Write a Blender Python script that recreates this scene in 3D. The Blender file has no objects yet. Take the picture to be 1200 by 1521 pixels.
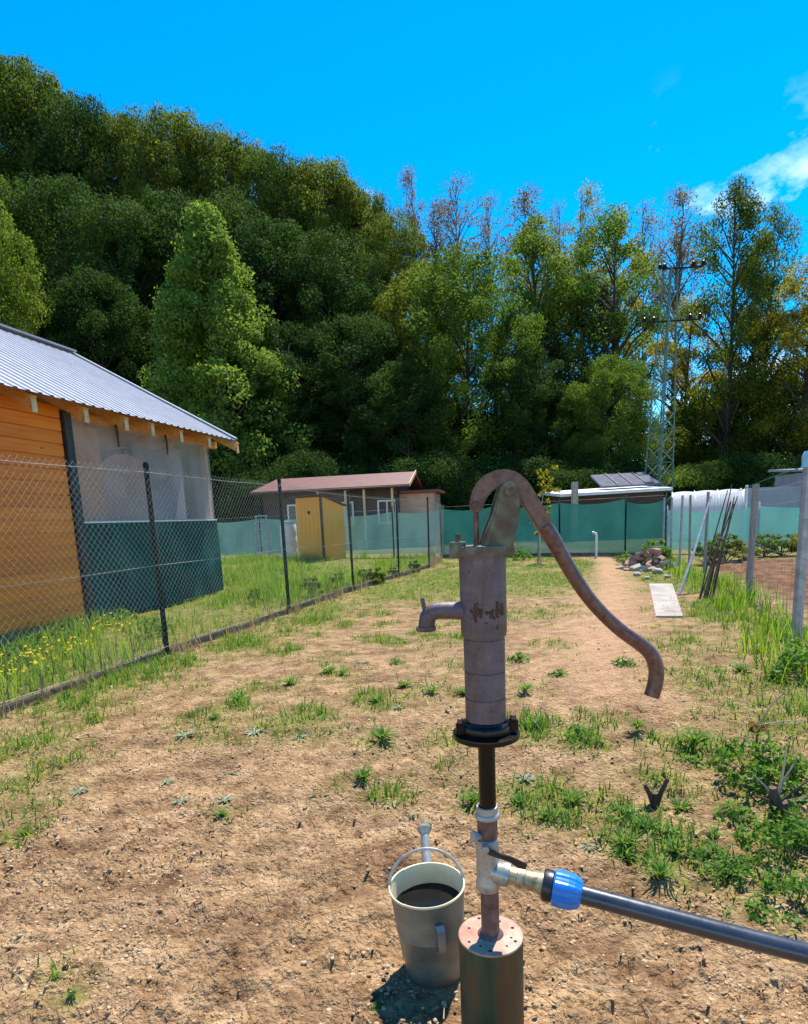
import bpy, bmesh, math, random
import numpy as np
from math import sin, cos, radians, pi, atan2, sqrt
from mathutils import Vector, Matrix

random.seed(7)
rng = np.random.default_rng(7)
scene = bpy.context.scene
col = scene.collection

# ------------------------------------------------------------------ camera
FOC, PX, PY, CAM_H = 930.0, 600.0, 930.0, 1.2        # in pixels of the 1200 x 1521 photograph
PITCH, ROLL = radians(9.7), radians(2.5)
_F = np.array([0, cos(PITCH), -sin(PITCH)])
_R0 = np.array([1.0, 0, 0]); _U0 = np.array([0, sin(PITCH), cos(PITCH)])
_R = cos(ROLL) * _R0 - sin(ROLL) * _U0
_U = sin(ROLL) * _R0 + cos(ROLL) * _U0
_C = np.array([0, 0, CAM_H])
cam_data = bpy.data.cameras.new('camera')
cam = bpy.data.objects.new('camera', cam_data)
col.objects.link(cam)
m = Matrix.Identity(4)
for i in range(3):
    m[i][0], m[i][1], m[i][2], m[i][3] = _R[i], _U[i], -_F[i], _C[i]
cam.matrix_world = m
cam_data.sensor_fit = 'VERTICAL'; cam_data.sensor_height = 36.0
cam_data.lens = FOC / 1521.0 * 36.0
cam_data.shift_y = (PY - 760.5) / 1521.0
cam_data.clip_start = 0.05; cam_data.clip_end = 5000
scene.camera = cam

# ------------------------------------------------------------------ sky, sun, exposure
SUN_AZ, SUN_EL = radians(25), radians(62)             # azimuth clockwise from +Y
world = bpy.data.worlds.new('World'); scene.world = world; world.use_nodes = True
nt = world.node_tree; nt.nodes.clear()
wo = nt.nodes.new('ShaderNodeOutputWorld'); bg = nt.nodes.new('ShaderNodeBackground')
sky = nt.nodes.new('ShaderNodeTexSky'); sky.sky_type = 'NISHITA'; sky.sun_disc = False
sky.sun_elevation = SUN_EL; sky.sun_rotation = SUN_AZ
sky.air_density = 1.0; sky.dust_density = 0.0; sky.ozone_density = 4.0
hs = nt.nodes.new('ShaderNodeHueSaturation'); hs.inputs['Hue'].default_value = 0.497
hs.inputs['Saturation'].default_value = 1.55; hs.inputs['Value'].default_value = 1.02
nt.links.new(sky.outputs['Color'], hs.inputs['Color'])
# scattered low clouds
tc = nt.nodes.new('ShaderNodeTexCoord')
mp = nt.nodes.new('ShaderNodeMapping'); mp.inputs['Scale'].default_value = (1.0, 1.0, 1.7)
mp.inputs['Location'].default_value = (6.03, 2.1, 0.04)
nz = nt.nodes.new('ShaderNodeTexNoise'); nz.inputs['Scale'].default_value = 3.2
nz.inputs['Detail'].default_value = 9; nz.inputs['Roughness'].default_value = 0.58
cr = nt.nodes.new('ShaderNodeValToRGB')
cr.color_ramp.elements[0].position = 0.565; cr.color_ramp.elements[0].color = (0, 0, 0, 1)
cr.color_ramp.elements[1].position = 0.68; cr.color_ramp.elements[1].color = (1, 1, 1, 1)
sp = nt.nodes.new('ShaderNodeSeparateXYZ')
mr = nt.nodes.new('ShaderNodeMapRange'); mr.interpolation_type = 'SMOOTHSTEP'
mr.inputs['From Min'].default_value = 0.50; mr.inputs['From Max'].default_value = 0.28
mr.inputs['To Min'].default_value = 0; mr.inputs['To Max'].default_value = 1
mu = nt.nodes.new('ShaderNodeMath'); mu.operation = 'MULTIPLY'
mx = nt.nodes.new('ShaderNodeMix'); mx.data_type = 'RGBA'
mx.inputs['B'].default_value = (9.0, 9.3, 9.8, 1)
nt.links.new(tc.outputs['Generated'], mp.inputs['Vector']); nt.links.new(mp.outputs['Vector'], nz.inputs['Vector'])
nt.links.new(nz.outputs['Fac'], cr.inputs['Fac']); nt.links.new(tc.outputs['Generated'], sp.inputs['Vector'])
nt.links.new(sp.outputs['Z'], mr.inputs['Value']); nt.links.new(cr.outputs['Color'], mu.inputs[0])
nt.links.new(mr.outputs['Result'], mu.inputs[1]); nt.links.new(mu.outputs['Value'], mx.inputs['Factor'])
nt.links.new(hs.outputs['Color'], mx.inputs['A']); nt.links.new(mx.outputs['Result'], bg.inputs['Color'])
nt.links.new(bg.outputs['Background'], wo.inputs['Surface'])
bg.inputs['Strength'].default_value = 0.15

sl = bpy.data.lights.new('sun', 'SUN'); sl.energy = 5.0; sl.angle = radians(1.0); sl.color = (1.0, 0.95, 0.85)
so = bpy.data.objects.new('sun', sl); col.objects.link(so)
sdir = Vector((sin(SUN_AZ) * cos(SUN_EL), cos(SUN_AZ) * cos(SUN_EL), sin(SUN_EL)))
so.rotation_euler = sdir.to_track_quat('Z', 'Y').to_euler(); so.location = (8, 10, 30)
vs = scene.view_settings
vs.view_transform = 'Standard'; vs.look = 'None'; vs.exposure = 0.8; vs.gamma = 1.0; vs.use_curve_mapping = False

# ------------------------------------------------------------------ survey helpers (photo pixel -> place in the world)
def ray(x, y):
    return _F + (x - PX) / FOC * _R - (y - PY) / FOC * _U
def gp(x, y, z=0.0):
    v = ray(x, y); return Vector(_C + v * (z - CAM_H) / v[2])
def at(x, y, Y):
    v = ray(x, y); return Vector(_C + v * Y / v[1])
def onplane(x, y, P, N):
    v = ray(x, y); P = np.array(P); N = np.array(N)
    return Vector(_C + v * ((P - _C) @ N) / (v @ N))

# ------------------------------------------------------------------ object helpers
ORG = {}
def root(name, loc, label, cat, group=None):
    o = bpy.data.objects.new(name, None); col.objects.link(o); o.empty_display_size = 0.1
    o.location = loc; ORG[o.name] = Vector(loc)
    tag(o, label, cat, group); return o
def tag(o, label=None, cat=None, group=None, kind=None):
    if label: o['label'] = label
    if cat: o['category'] = cat
    if group: o['group'] = group
    if kind: o['kind'] = kind
    return o
def linkobj(name, mesh, parent=None, loc=None):
    o = bpy.data.objects.new(name, mesh); col.objects.link(o)
    if parent is not None:
        o.parent = parent; ORG[o.name] = ORG[parent.name]
    else:
        o.location = loc if loc is not None else (0, 0, 0); ORG[o.name] = Vector(o.location)
    return o
def copy_tree(src, parent=None, loc=None):
    c = src.copy(); col.objects.link(c); c.parent = parent
    if loc is not None: c.location = loc
    ORG[c.name] = Vector(c.location) if parent is None else ORG[parent.name]
    for ch in src.children: copy_tree(ch, c)
    return c

class MB:
    def __init__(s): s.v = []; s.f = []; s.sm = []
    def add(s, vs_, fs, smooth=False):
        n = len(s.v); s.v += [tuple(v) for v in vs_]
        s.f += [tuple(i + n for i in f) for f in fs]; s.sm += [smooth] * len(fs); return s
    def hexa(s, p):   # 8 points: bottom 4 (ccw), top 4
        return s.add(p, [(3, 2, 1, 0), (4, 5, 6, 7), (0, 1, 5, 4), (1, 2, 6, 5), (2, 3, 7, 6), (3, 0, 4, 7)])
    def box(s, c, size, ax=None):
        c = Vector(c); X, Y, Z = ax if ax else (Vector((1, 0, 0)), Vector((0, 1, 0)), Vector((0, 0, 1)))
        a, b, d = size[0] / 2, size[1] / 2, size[2] / 2
        return s.hexa([c + X * i * a + Y * j * b + Z * k * d for k in (-1, 1) for i, j in ((-1, -1), (1, -1), (1, 1), (-1, 1))])
    def beam(s, p, q, w, t, up=(0, 0, 1)):
        p, q = Vector(p), Vector(q); X = (q - p); L = X.length; X.normalize(); u = Vector(up)
        Y = u.cross(X)
        if Y.length < 1e-4: Y = Vector((0, 1, 0)).cross(X)
        Y.normalize(); Z = X.cross(Y)
        return s.box((p + q) / 2, (L, w, t), (X, Y, Z))
    def tube(s, path, rad, n=10, cap=True, smooth=True):
        P = [Vector(p) for p in path]; k = len(P)
        if not hasattr(rad, '__len__'): rad = [rad] * k
        vs_ = []; ref = None
        for i, p in enumerate(P):
            t = (P[min(i + 1, k - 1)] - P[max(i - 1, 0)]).normalized()
            if ref is None:
                ref = Vector((0, 0, 1)) if abs(t.z) < .9 else Vector((0, 1, 0))
            a = (ref - t * ref.dot(t)).normalized(); b = t.cross(a); ref = a
            vs_ += [p + (a * cos(2 * pi * j / n) + b * sin(2 * pi * j / n)) * rad[i] for j in range(n)]
        fs = [(i * n + j, i * n + (j + 1) % n, (i + 1) * n + (j + 1) % n, (i + 1) * n + j) for i in range(k - 1) for j in range(n)]
        s.add(vs_, fs, smooth)
        if cap:
            s.add(vs_[:n], [tuple(range(n))[::-1]]); s.add(vs_[-n:], [tuple(range(n))])
        return s
    def lathe(s, prof, c=(0, 0, 0), n=40, axis=None, smooth=True, cap=False):
        c = Vector(c)
        if axis is None: X, Y, Z = Vector((1, 0, 0)), Vector((0, 1, 0)), Vector((0, 0, 1))
        else:
            Z = Vector(axis).normalized(); X = Z.orthogonal().normalized(); Y = Z.cross(X)
        vs_ = [c + (X * cos(2 * pi * j / n) + Y * sin(2 * pi * j / n)) * r + Z * z for r, z in prof for j in range(n)]
        k = len(prof)
        fs = [(i * n + j, i * n + (j + 1) % n, (i + 1) * n + (j + 1) % n, (i + 1) * n + j) for i in range(k - 1) for j in range(n)]
        s.add(vs_, fs, smooth)
        if cap: s.add(vs_[:n], [tuple(range(n))[::-1]]); s.add(vs_[-n:], [tuple(range(n))])
        return s
    def prism(s, poly, ext):
        ext = Vector(ext); n = len(poly); P = [Vector(p) for p in poly]
        return s.add(P + [p + ext for p in P], [tuple(range(n))[::-1], tuple(range(n, 2 * n))] + [(i, (i + 1) % n, n + (i + 1) % n, n + i) for i in range(n)])
    def grid(s, pts, nu, nv, smooth=True):
        return s.add(pts, [(i * nv + j, i * nv + j + 1, (i + 1) * nv + j + 1, (i + 1) * nv + j) for i in range(nu - 1) for j in range(nv - 1)], smooth)
    def mesh(s, name, mat, off=(0, 0, 0), bevel=0):
        off = Vector(off); me = bpy.data.meshes.new(name)
        me.from_pydata([tuple(Vector(v) - off) for v in s.v], [], s.f)
        me.polygons.foreach_set('use_smooth', s.sm)
        bm = bmesh.new(); bm.from_mesh(me)
        bmesh.ops.remove_doubles(bm, verts=bm.verts, dist=1e-5)
        bmesh.ops.recalc_face_normals(bm, faces=bm.faces)
        if bevel:
            ed = [e for e in bm.edges if len(e.link_faces) == 2 and e.calc_face_angle(0) > 0.6]
            bmesh.ops.bevel(bm, geom=ed, offset=bevel, segments=2, affect='EDGES', clamp_overlap=True)
        for e in bm.edges:
            if len(e.link_faces) == 2 and e.calc_face_angle(0) > 0.7: e.smooth = False
        bm.to_mesh(me); bm.free()
        me.materials.append(mat); return me
    def build(s, name, mat, parent=None, loc=None, bevel=0):
        off = ORG[parent.name] if parent is not None else (loc if loc is not None else (0, 0, 0))
        return linkobj(name, s.mesh(name, mat, off, bevel), parent, loc)

def raw_mesh(name, verts, faces_flat, k, mat, smooth=False):
    """fast mesh: verts (N,3), faces_flat (M,k)"""
    me = bpy.data.meshes.new(name); M = len(faces_flat)
    me.vertices.add(len(verts)); me.vertices.foreach_set('co', np.asarray(verts, np.float32).ravel())
    me.loops.add(M * k); me.loops.foreach_set('vertex_index', np.asarray(faces_flat, np.int32).ravel())
    me.polygons.add(M); me.polygons.foreach_set('loop_start', np.arange(0, M * k, k, dtype=np.int32))
    me.polygons.foreach_set('loop_total', np.full(M, k, np.int32))
    if smooth: me.polygons.foreach_set('use_smooth', np.ones(M, bool))
    me.update(calc_edges=True); me.validate()
    me.materials.append(mat); return me

# ------------------------------------------------------------------ materials
def new_mat(name):
    mt = bpy.data.materials.new(name); mt.use_nodes = True
    b = mt.node_tree.nodes['Principled BSDF']; return mt, mt.node_tree, b
def ramp(ntree, fac, stops):
    r = ntree.nodes.new('ShaderNodeValToRGB'); e = r.color_ramp.elements
    while len(e) < len(stops): e.new(0.5)
    for el, (p, c) in zip(e, stops): el.position = p; el.color = (*c, 1)
    ntree.links.new(fac, r.inputs['Fac']); return r.outputs['Color']
def noise(ntree, scale, detail=6, rough=.6, vec=None, stretch=None, dist=0):
    n = ntree.nodes.new('ShaderNodeTexNoise'); n.inputs['Scale'].default_value = scale
    n.inputs['Detail'].default_value = detail; n.inputs['Roughness'].default_value = rough
    n.inputs['Distortion'].default_value = dist
    t = ntree.nodes.new('ShaderNodeTexCoord'); src = t.outputs['Object'] if vec is None else vec
    if stretch:
        mpn = ntree.nodes.new('ShaderNodeMapping'); mpn.inputs['Scale'].default_value = stretch
        ntree.links.new(src, mpn.inputs['Vector']); src = mpn.outputs['Vector']
    ntree.links.new(src, n.inputs['Vector']); return n.outputs['Fac']
def mixc(ntree, fac, a, b, mode='MIX'):
    n = ntree.nodes.new('ShaderNodeMix'); n.data_type = 'RGBA'; n.blend_type = mode
    for s_, v in (('Factor', fac), ('A', a), ('B', b)):
        if isinstance(v, (int, float)): n.inputs[s_].default_value = v
        elif isinstance(v, tuple): n.inputs[s_].default_value = (*v, 1)
        else: ntree.links.new(v, n.inputs[s_])
    return n.outputs['Result']
def bump(ntree, b, h, strength=.3, dist=.01):
    n = ntree.nodes.new('ShaderNodeBump'); n.inputs['Strength'].default_value = strength; n.inputs['Distance'].default_value = dist
    ntree.links.new(h, n.inputs['Height']); ntree.links.new(n.outputs['Normal'], b.inputs['Normal'])
def pm(name, stops, scale=8, rough=.6, metal=0, bmp=.2, bdist=.003, stretch=None, detail=6, nrough=.6, spec=.5, rvar=.15):
    mt, t, b = new_mat(name)
    f = noise(t, scale, detail, nrough, stretch=stretch)
    if len(stops) == 1: c = stops[0]; stops = [(.3, tuple(x * .75 for x in c)), (.7, tuple(min(1, x * 1.2) for x in c))]
    t.links.new(ramp(t, f, stops), b.inputs['Base Color'])
    f2 = noise(t, scale * 4, 6, .65, stretch=stretch)
    mrn = t.nodes.new('ShaderNodeMapRange'); mrn.inputs['To Min'].default_value = max(.05, rough - rvar); mrn.inputs['To Max'].default_value = min(1, rough + rvar)
    t.links.new(f2, mrn.inputs['Value']); t.links.new(mrn.outputs['Result'], b.inputs['Roughness'])
    b.inputs['Metallic'].default_value = metal; b.inputs['Specular IOR Level'].default_value = spec
    if bmp: bump(t, b, f2, bmp, bdist)
    return mt

def leaf_mat(name, cols, trans=.4, rough=.65, spec=.06, objvar=.35):
    """foliage: colour differs leaf by leaf and plant by plant; some light passes through"""
    mt, t, b = new_mat(name)
    g = t.nodes.new('ShaderNodeNewGeometry'); oi = t.nodes.new('ShaderNodeObjectInfo')
    a = t.nodes.new('ShaderNodeMath'); a.operation = 'MULTIPLY_ADD'; a.inputs[1].default_value = objvar
    s1 = t.nodes.new('ShaderNodeMath'); s1.operation = 'MULTIPLY'; s1.inputs[1].default_value = 1 - objvar
    t.links.new(g.outputs['Random Per Island'], s1.inputs[0])
    t.links.new(oi.outputs['Random'], a.inputs[0]); t.links.new(s1.outputs[0], a.inputs[2])
    k = len(cols); c = ramp(t, a.outputs[0], [(i / (k - 1), cc) for i, cc in enumerate(cols)])
    t.links.new(c, b.inputs['Base Color']); b.inputs['Roughness'].default_value = rough; b.inputs['Specular IOR Level'].default_value = spec
    tr = t.nodes.new('ShaderNodeBsdfTranslucent')
    t.links.new(mixc(t, 1.0, c, (1.25, 1.2, .5), 'MULTIPLY'), tr.inputs['Color'])
    ms = t.nodes.new('ShaderNodeMixShader'); ms.inputs['Fac'].default_value = trans
    out = t.nodes['Material Output']
    t.links.new(b.outputs['BSDF'], ms.inputs[1]); t.links.new(tr.outputs['BSDF'], ms.inputs[2]); t.links.new(ms.outputs['Shader'], out.inputs['Surface'])
    return mt
def net_mat(name, colr, opacity, colr2=None):
    mt, t, b = new_mat(name)
    f = noise(t, 1.3, 5, .6)
    c2 = colr2 or tuple(x * .7 for x in colr)
    t.links.new(ramp(t, f, [(.3, c2), (.7, colr)]), b.inputs['Base Color']); b.inputs['Roughness'].default_value = .75
    b.inputs['Specular IOR Level'].default_value = .2
    tl = t.nodes.new('ShaderNodeBsdfTranslucent'); t.links.new(ramp(t, f, [(.3, c2), (.7, colr)]), tl.inputs['Color'])
    m1 = t.nodes.new('ShaderNodeMixShader'); m1.inputs['Fac'].default_value = .35
    t.links.new(b.outputs['BSDF'], m1.inputs[1]); t.links.new(tl.outputs['BSDF'], m1.inputs[2])
    tp = t.nodes.new('ShaderNodeBsdfTransparent'); m2 = t.nodes.new('ShaderNodeMixShader'); m2.inputs['Fac'].default_value = opacity
    t.links.new(tp.outputs['BSDF'], m2.inputs[1]); t.links.new(m1.outputs['Shader'], m2.inputs[2])
    t.links.new(m2.outputs['Shader'], t.nodes['Material Output'].inputs['Surface']); return mt

M = {}
mt, t, b = new_mat('pump_paint')
c0 = ramp(t, noise(t, 30, 6, .6), [(.3, (.085, .058, .064)), (.5, (.125, .090, .104)), (.72, (.165, .125, .135))])
c1 = ramp(t, noise(t, 9, 8, .72, dist=.6), [(.50, (0, 0, 0)), (.66, (1, 1, 1))])
c2 = ramp(t, noise(t, 55, 5, .7, stretch=(1, 1, .07)), [(.52, (0, 0, 0)), (.72, (.75, .75, .75))])
cc = mixc(t, c2, c0, (.085, .055, .045)); cc = mixc(t, c1, cc, (.105, .055, .034))
pit = ramp(t, noise(t, 150, 3, .6), [(.30, (.25, .22, .2)), (.38, (1, 1, 1))]); cc = mixc(t, .9, cc, pit, 'MULTIPLY')
t.links.new(cc, b.inputs['Base Color']); b.inputs['Roughness'].default_value = .52
hh = t.nodes.new('ShaderNodeMath'); hh.operation = 'ADD'; t.links.new(noise(t, 120, 6, .7), hh.inputs[0]); t.links.new(noise(t, 12, 4, .6), hh.inputs[1]); bump(t, b, hh.outputs[0], .5, .0022)
M['barrel'] = mt
M['rustdark'] = pm('rusty_iron', [(.3, (.05, .025, .018)), (.5, (.13, .07, .05)), (.7, (.24, .15, .12))], 40, .6, .25, .4, .0015)
M['handle'] = pm('handle_iron', [(.3, (.075, .03, .021)), (.5, (.145, .068, .052)), (.72, (.19, .105, .085))], 70, .38, .2, .3, .001)
M['moss_iron'] = pm('mossy_iron', [(.3, (.09, .05, .035)), (.48, (.13, .10, .06)), (.62, (.17, .17, .10)), (.75, (.24, .22, .16))], 30, .75, 0, .5, .002)
M['blackpipe'] = pm('black_paint', [(.35, (.003, .003, .003)), (.70, (.007, .006, .006))], 60, .25, 0, .04, .0004, spec=.3, rvar=.08)
M['galv'] = pm('galvanised', [(.3, (.26, .27, .25)), (.55, (.42, .43, .40)), (.75, (.30, .22, .16))], 45, .42, .6, .3, .001)
M['galvbright'] = pm('bright_zinc', [(.3, (.30, .285, .25)), (.7, (.46, .445, .40))], 30, .4, .4, .15, .001)
M['brass'] = pm('dirty_brass', [(.3, (.16, .10, .05)), (.5, (.38, .30, .17)), (.7, (.55, .48, .33))], 50, .45, .5, .3, .001)
M['riser'] = pm('brown_pipe', [(.3, (.07, .035, .028)), (.55, (.16, .09, .075)), (.75, (.26, .17, .14))], 40, .55, .15, .35, .001)
M['casing'] = pm('casing_green_rust', [(.30, (.014, .022, .010)), (.44, (.032, .052, .022)), (.52, (.055, .06, .028)), (.60, (.10, .045, .016)), (.75, (.15, .075, .03))], 17, .6, 0, .4, .002, stretch=(1, 1, .28))
M['plate'] = pm('plate_rust', [(.3, (.30, .13, .08)), (.5, (.42, .22, .15)), (.7, (.50, .38, .28))], 22, .7, 0, .3, .001)
M['dark'] = pm('dark_hole', [(.4, (.015, .012, .01)), (.6, (.03, .02, .015))], 30, .9, 0, 0)
M['letter'] = pm('rust_lettering', [(.3, (.035, .014, .008)), (.7, (.10, .045, .02))], 90, .8, 0, .4, .001)
M['bluepp'] = pm('blue_plastic', [(.35, (.010, .15, .50)), (.7, (.016, .22, .70))], 12, .32, 0, .08, .001, rvar=.06)
M['blackpp'] = pm('black_plastic', [(.35, (.010, .010, .012)), (.7, (.022, .022, .026))], 14, .35, 0, .1, .001)
M['pepipe'] = pm('pe_pipe', [(.3, (.022, .024, .034)), (.6, (.035, .038, .05)), (.66, (.036, .037, .044)), (.76, (.07, .06, .052))], 14, .3, 0, .08, .001, spec=.8)
M['can'] = pm('can_zinc', [(.25, (.11, .10, .075)), (.45, (.19, .18, .14)), (.62, (.26, .245, .195)), (.8, (.18, .14, .09))], 11, .5, .35, .2, .002)
mt = M['can']; t = mt.node_tree; b = t.nodes['Principled BSDF']; lk = b.inputs['Base Color'].links[0]; src = lk.from_socket
sz_ = t.nodes.new('ShaderNodeSeparateXYZ'); tcn = t.nodes.new('ShaderNodeTexCoord'); t.links.new(tcn.outputs['Object'], sz_.inputs[0])
ad = t.nodes.new('ShaderNodeMath'); ad.operation = 'MULTIPLY_ADD'; ad.inputs[1].default_value = -4.0; t.links.new(sz_.outputs['Z'], ad.inputs[0]); t.links.new(noise(t, 38, 7, .75), ad.inputs[2])
t.links.new(mixc(t, ramp(t, ad.outputs[0], [(.33, (0, 0, 0)), (.48, (.8, .8, .8))]), src, (.26, .17, .095)), b.inputs['Base Color'])
M['canin'] = pm('can_inside', [(.3, (.70, .58, .34)), (.7, (.84, .73, .48))], 12, .6, 0, .15, .001)
M['water'] = pm('dark_water', [(.4, (.008, .008, .007)), (.6, (.014, .013, .010))], 6, .12, 0, .05, .001, rvar=.02, spec=.15)
mt, t, b = new_mat('oiled_boards')
c0 = ramp(t, noise(t, 5, 7, .65, stretch=(.3, .3, 5)), [(.28, (.66, .155, .012)), (.5, (.84, .225, .018)), (.72, (.88, .29, .03))])
oi = t.nodes.new('ShaderNodeObjectInfo'); c0 = mixc(t, 1.0, c0, ramp(t, oi.outputs['Random'], [(0, (.82, .78, .74)), (1, (1.05, 1.06, 1.0))]), 'MULTIPLY')
kn = t.nodes.new('ShaderNodeTexVoronoi'); kn.inputs['Scale'].default_value = 2.3; mpk = t.nodes.new('ShaderNodeMapping'); mpk.inputs['Scale'].default_value = (.8, 1, 2.2)
tck = t.nodes.new('ShaderNodeTexCoord'); adk = t.nodes.new('ShaderNodeVectorMath'); adk.operation = 'ADD'; t.links.new(tck.outputs['Object'], adk.inputs[0]); t.links.new(oi.outputs['Location'], adk.inputs[1])
t.links.new(adk.outputs[0], mpk.inputs['Vector']); t.links.new(mpk.outputs['Vector'], kn.inputs['Vector'])
c0 = mixc(t, ramp(t, kn.outputs['Distance'], [(.04, (.8, .8, .8)), (.075, (0, 0, 0))]), c0, (.22, .07, .01))
t.links.new(c0, b.inputs['Base Color']); b.inputs['Roughness'].default_value = .55; b.inputs['Specular IOR Level'].default_value = .25
bump(t, b, noise(t, 20, 6, .65, stretch=(.3, .3, 5)), .3, .003); M['orange'] = mt
M['orangeplain'] = pm('oiled_timber', [(.3, (.54, .19, .04)), (.7, (.72, .34, .11))], 8, .55, 0, .2, .002, stretch=(4, .4, 4), spec=.3)
M['paletimber'] = pm('pale_timber', [(.3, (.50, .34, .17)), (.7, (.68, .52, .30))], 12, .65, 0, .2, .002, spec=.25)
M['darkpost'] = pm('dark_post', [(.4, (.012, .013, .014)), (.65, (.03, .03, .03))], 15, .55, 0, .2, .002)
M['roof'] = pm('grey_sheet_roof', [(.3, (.26, .262, .30)), (.7, (.34, .342, .385))], 3, .5, .0, .05, .002)
M['tarp'] = pm('green_tarp', [(.3, (.004, .045, .036)), (.55, (.006, .075, .058)), (.75, (.014, .11, .088))], 2.2, .7, 0, .4, .02, spec=.12)
M['steelgreen'] = pm('green_steel_post', [(.4, (.004, .013, .012)), (.7, (.009, .024, .022))], 20, .5, 0, .1, .001, spec=.15)
M['wire'] = pm('zinc_wire', [(.3, (.17, .18, .16)), (.7, (.27, .29, .26))], 30, .6, .1, 0)
M['edging'] = pm('edging_concrete', [(.3, (.12, .075, .045)), (.55, (.24, .16, .10)), (.75, (.33, .25, .17))], 7, .9, 0, .5, .006)
M['yellow'] = pm('yellow_paint', [(.3, (.88, .31, .006)), (.7, (.92, .38, .01))], 6, .5, 0, .15, .002, stretch=(4, 4, .3))
M['redroof'] = pm('red_roof', [(.3, (.11, .028, .026)), (.7, (.17, .05, .046))], 2.5, .55, 0, .1, .003)
M['pinkwall'] = pm('pink_render', [(.3, (.42, .24, .17)), (.7, (.55, .34, .26))], 3, .85, 0, .2, .004)
M['whitewall'] = pm('white_paint', [(.3, (.62, .61, .58)), (.7, (.78, .77, .75))], 4, .6, 0, .1, .002)
M['darkwood'] = pm('dark_brown_wood', [(.3, (.035, .018, .012)), (.7, (.085, .045, .03))], 9, .7, 0, .3, .003)
M['glassdark'] = pm('dark_pane', [(.4, (.010, .012, .014)), (.6, (.02, .024, .028))], 5, .1, 0, 0)
M['solar'] = pm('dark_felt_roof', [(.3, (.09, .09, .11)), (.7, (.15, .15, .18))], 4, .85, 0, .15, .003, spec=.1)
M['pylon'] = pm('pale_green_steel', [(.3, (.06, .13, .095)), (.7, (.11, .20, .155))], 6, .5, .1, .1, .002)
M['insul'] = pm('brown_insulator', [(.3, (.03, .02, .02)), (.7, (.06, .04, .035))], 8, .25, 0, 0)
M['concrete'] = pm('pale_concrete', [(.3, (.24, .19, .14)), (.5, (.35, .30, .255)), (.75, (.40, .355, .315))], 3, .9, 0, .3, .004)
M['greypost'] = pm('grey_post', [(.3, (.22, .23, .25)), (.7, (.40, .41, .44))], 12, .5, .3, .15, .002)
M['greywood'] = pm('weathered_wood', [(.3, (.17, .15, .13)), (.7, (.33, .30, .27))], 14, .8, 0, .4, .003, stretch=(4, 4, .4))
M['stick'] = pm('brown_sticks', [(.3, (.06, .03, .022)), (.7, (.16, .09, .06))], 14, .8, 0, .4, .003, stretch=(4, 4, .4))
M['bark'] = pm('bark', [(.3, (.025, .020, .015)), (.55, (.06, .048, .036)), (.75, (.11, .09, .07))], 5, .9, 0, .6, .03, stretch=(3, 3, .5))
M['palebark'] = pm('pale_bark', [(.3, (.10, .085, .07)), (.7, (.24, .20, .17))], 5, .9, 0, .4, .02)
M['brick'] = pm('broken_brick', [(.3, (.24, .12, .085)), (.55, (.38, .22, .16)), (.75, (.50, .36, .28))], 9, .9, 0, .5, .006)
M['stone'] = pm('field_stone', [(.3, (.26, .23, .17)), (.7, (.44, .40, .32))], 8, .9, 0, .5, .006)
M['lilacpanel'] = pm('grey_lilac_panel', [(.3, (.24, .23, .27)), (.7, (.34, .33, .38))], 2, .6, 0, .1, .004)
M['film'] = net_mat('white_film', (.75, .74, .73), .85, (.6, .59, .6))
M['lightblue'] = pm('light_blue_plastic', [(.3, (.18, .45, .55)), (.7, (.35, .66, .74))], 12, .35, 0, .1, .002)
M['pvc'] = pm('white_pvc', [(.3, (.62, .62, .58)), (.7, (.80, .80, .77))], 9, .4, 0, .1, .001)
M['net'] = net_mat('green_shade_net', (.042, .20, .168), .86, (.026, .14, .12))
M['netpale'] = net_mat('pale_teal_net', (.17, .36, .33), .72, (.11, .27, .25))
M['netbright'] = net_mat('bright_teal_net', (.16, .50, .42), .80, (.12, .38, .36))

# foliage
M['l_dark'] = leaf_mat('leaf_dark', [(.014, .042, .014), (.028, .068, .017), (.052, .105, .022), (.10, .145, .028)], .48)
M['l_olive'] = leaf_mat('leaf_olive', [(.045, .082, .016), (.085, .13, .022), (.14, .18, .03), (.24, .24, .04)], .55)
M['l_mid'] = leaf_mat('leaf_mid', [(.05, .105, .02), (.09, .165, .028), (.145, .22, .036), (.23, .28, .045)], .55)
M['l_light'] = leaf_mat('leaf_light', [(.075, .15, .032), (.12, .215, .042), (.175, .275, .055), (.25, .33, .07)], .5)
M['l_yellow'] = leaf_mat('leaf_yellow', [(.13, .14, .016), (.22, .21, .024), (.31, .28, .032), (.40, .33, .045)], .6)
M['l_rust'] = leaf_mat('leaf_rusty', [(.13, .09, .035), (.22, .15, .05), (.28, .20, .08)], .5)
M['l_grass'] = leaf_mat('grass_blades', [(.08, .18, .012), (.14, .28, .02), (.22, .36, .03), (.38, .40, .07)], .5, .5, .2, .1)
M['l_lawn'] = leaf_mat('lawn_blades', [(.055, .15, .018), (.10, .23, .028), (.17, .29, .042), (.32, .32, .09)], .45, .5, .2, .1)
M['l_dry'] = leaf_mat('dry_stalks', [(.22, .16, .09), (.34, .26, .15), (.45, .36, .22)], .3, .6, .2, .1)
M['l_weed'] = leaf_mat('weed_leaves', [(.05, .13, .022), (.11, .23, .035), (.20, .31, .05)], .45, .5, .2, .2)
M['l_grey'] = leaf_mat('greygreen_leaves', [(.14, .18, .10), (.24, .28, .16), (.36, .39, .26)], .25, .5, .35, .3)
M['l_flower'] = leaf_mat('yellow_petals', [(.6, .38, .01), (.75, .5, .02)], .2)

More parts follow.
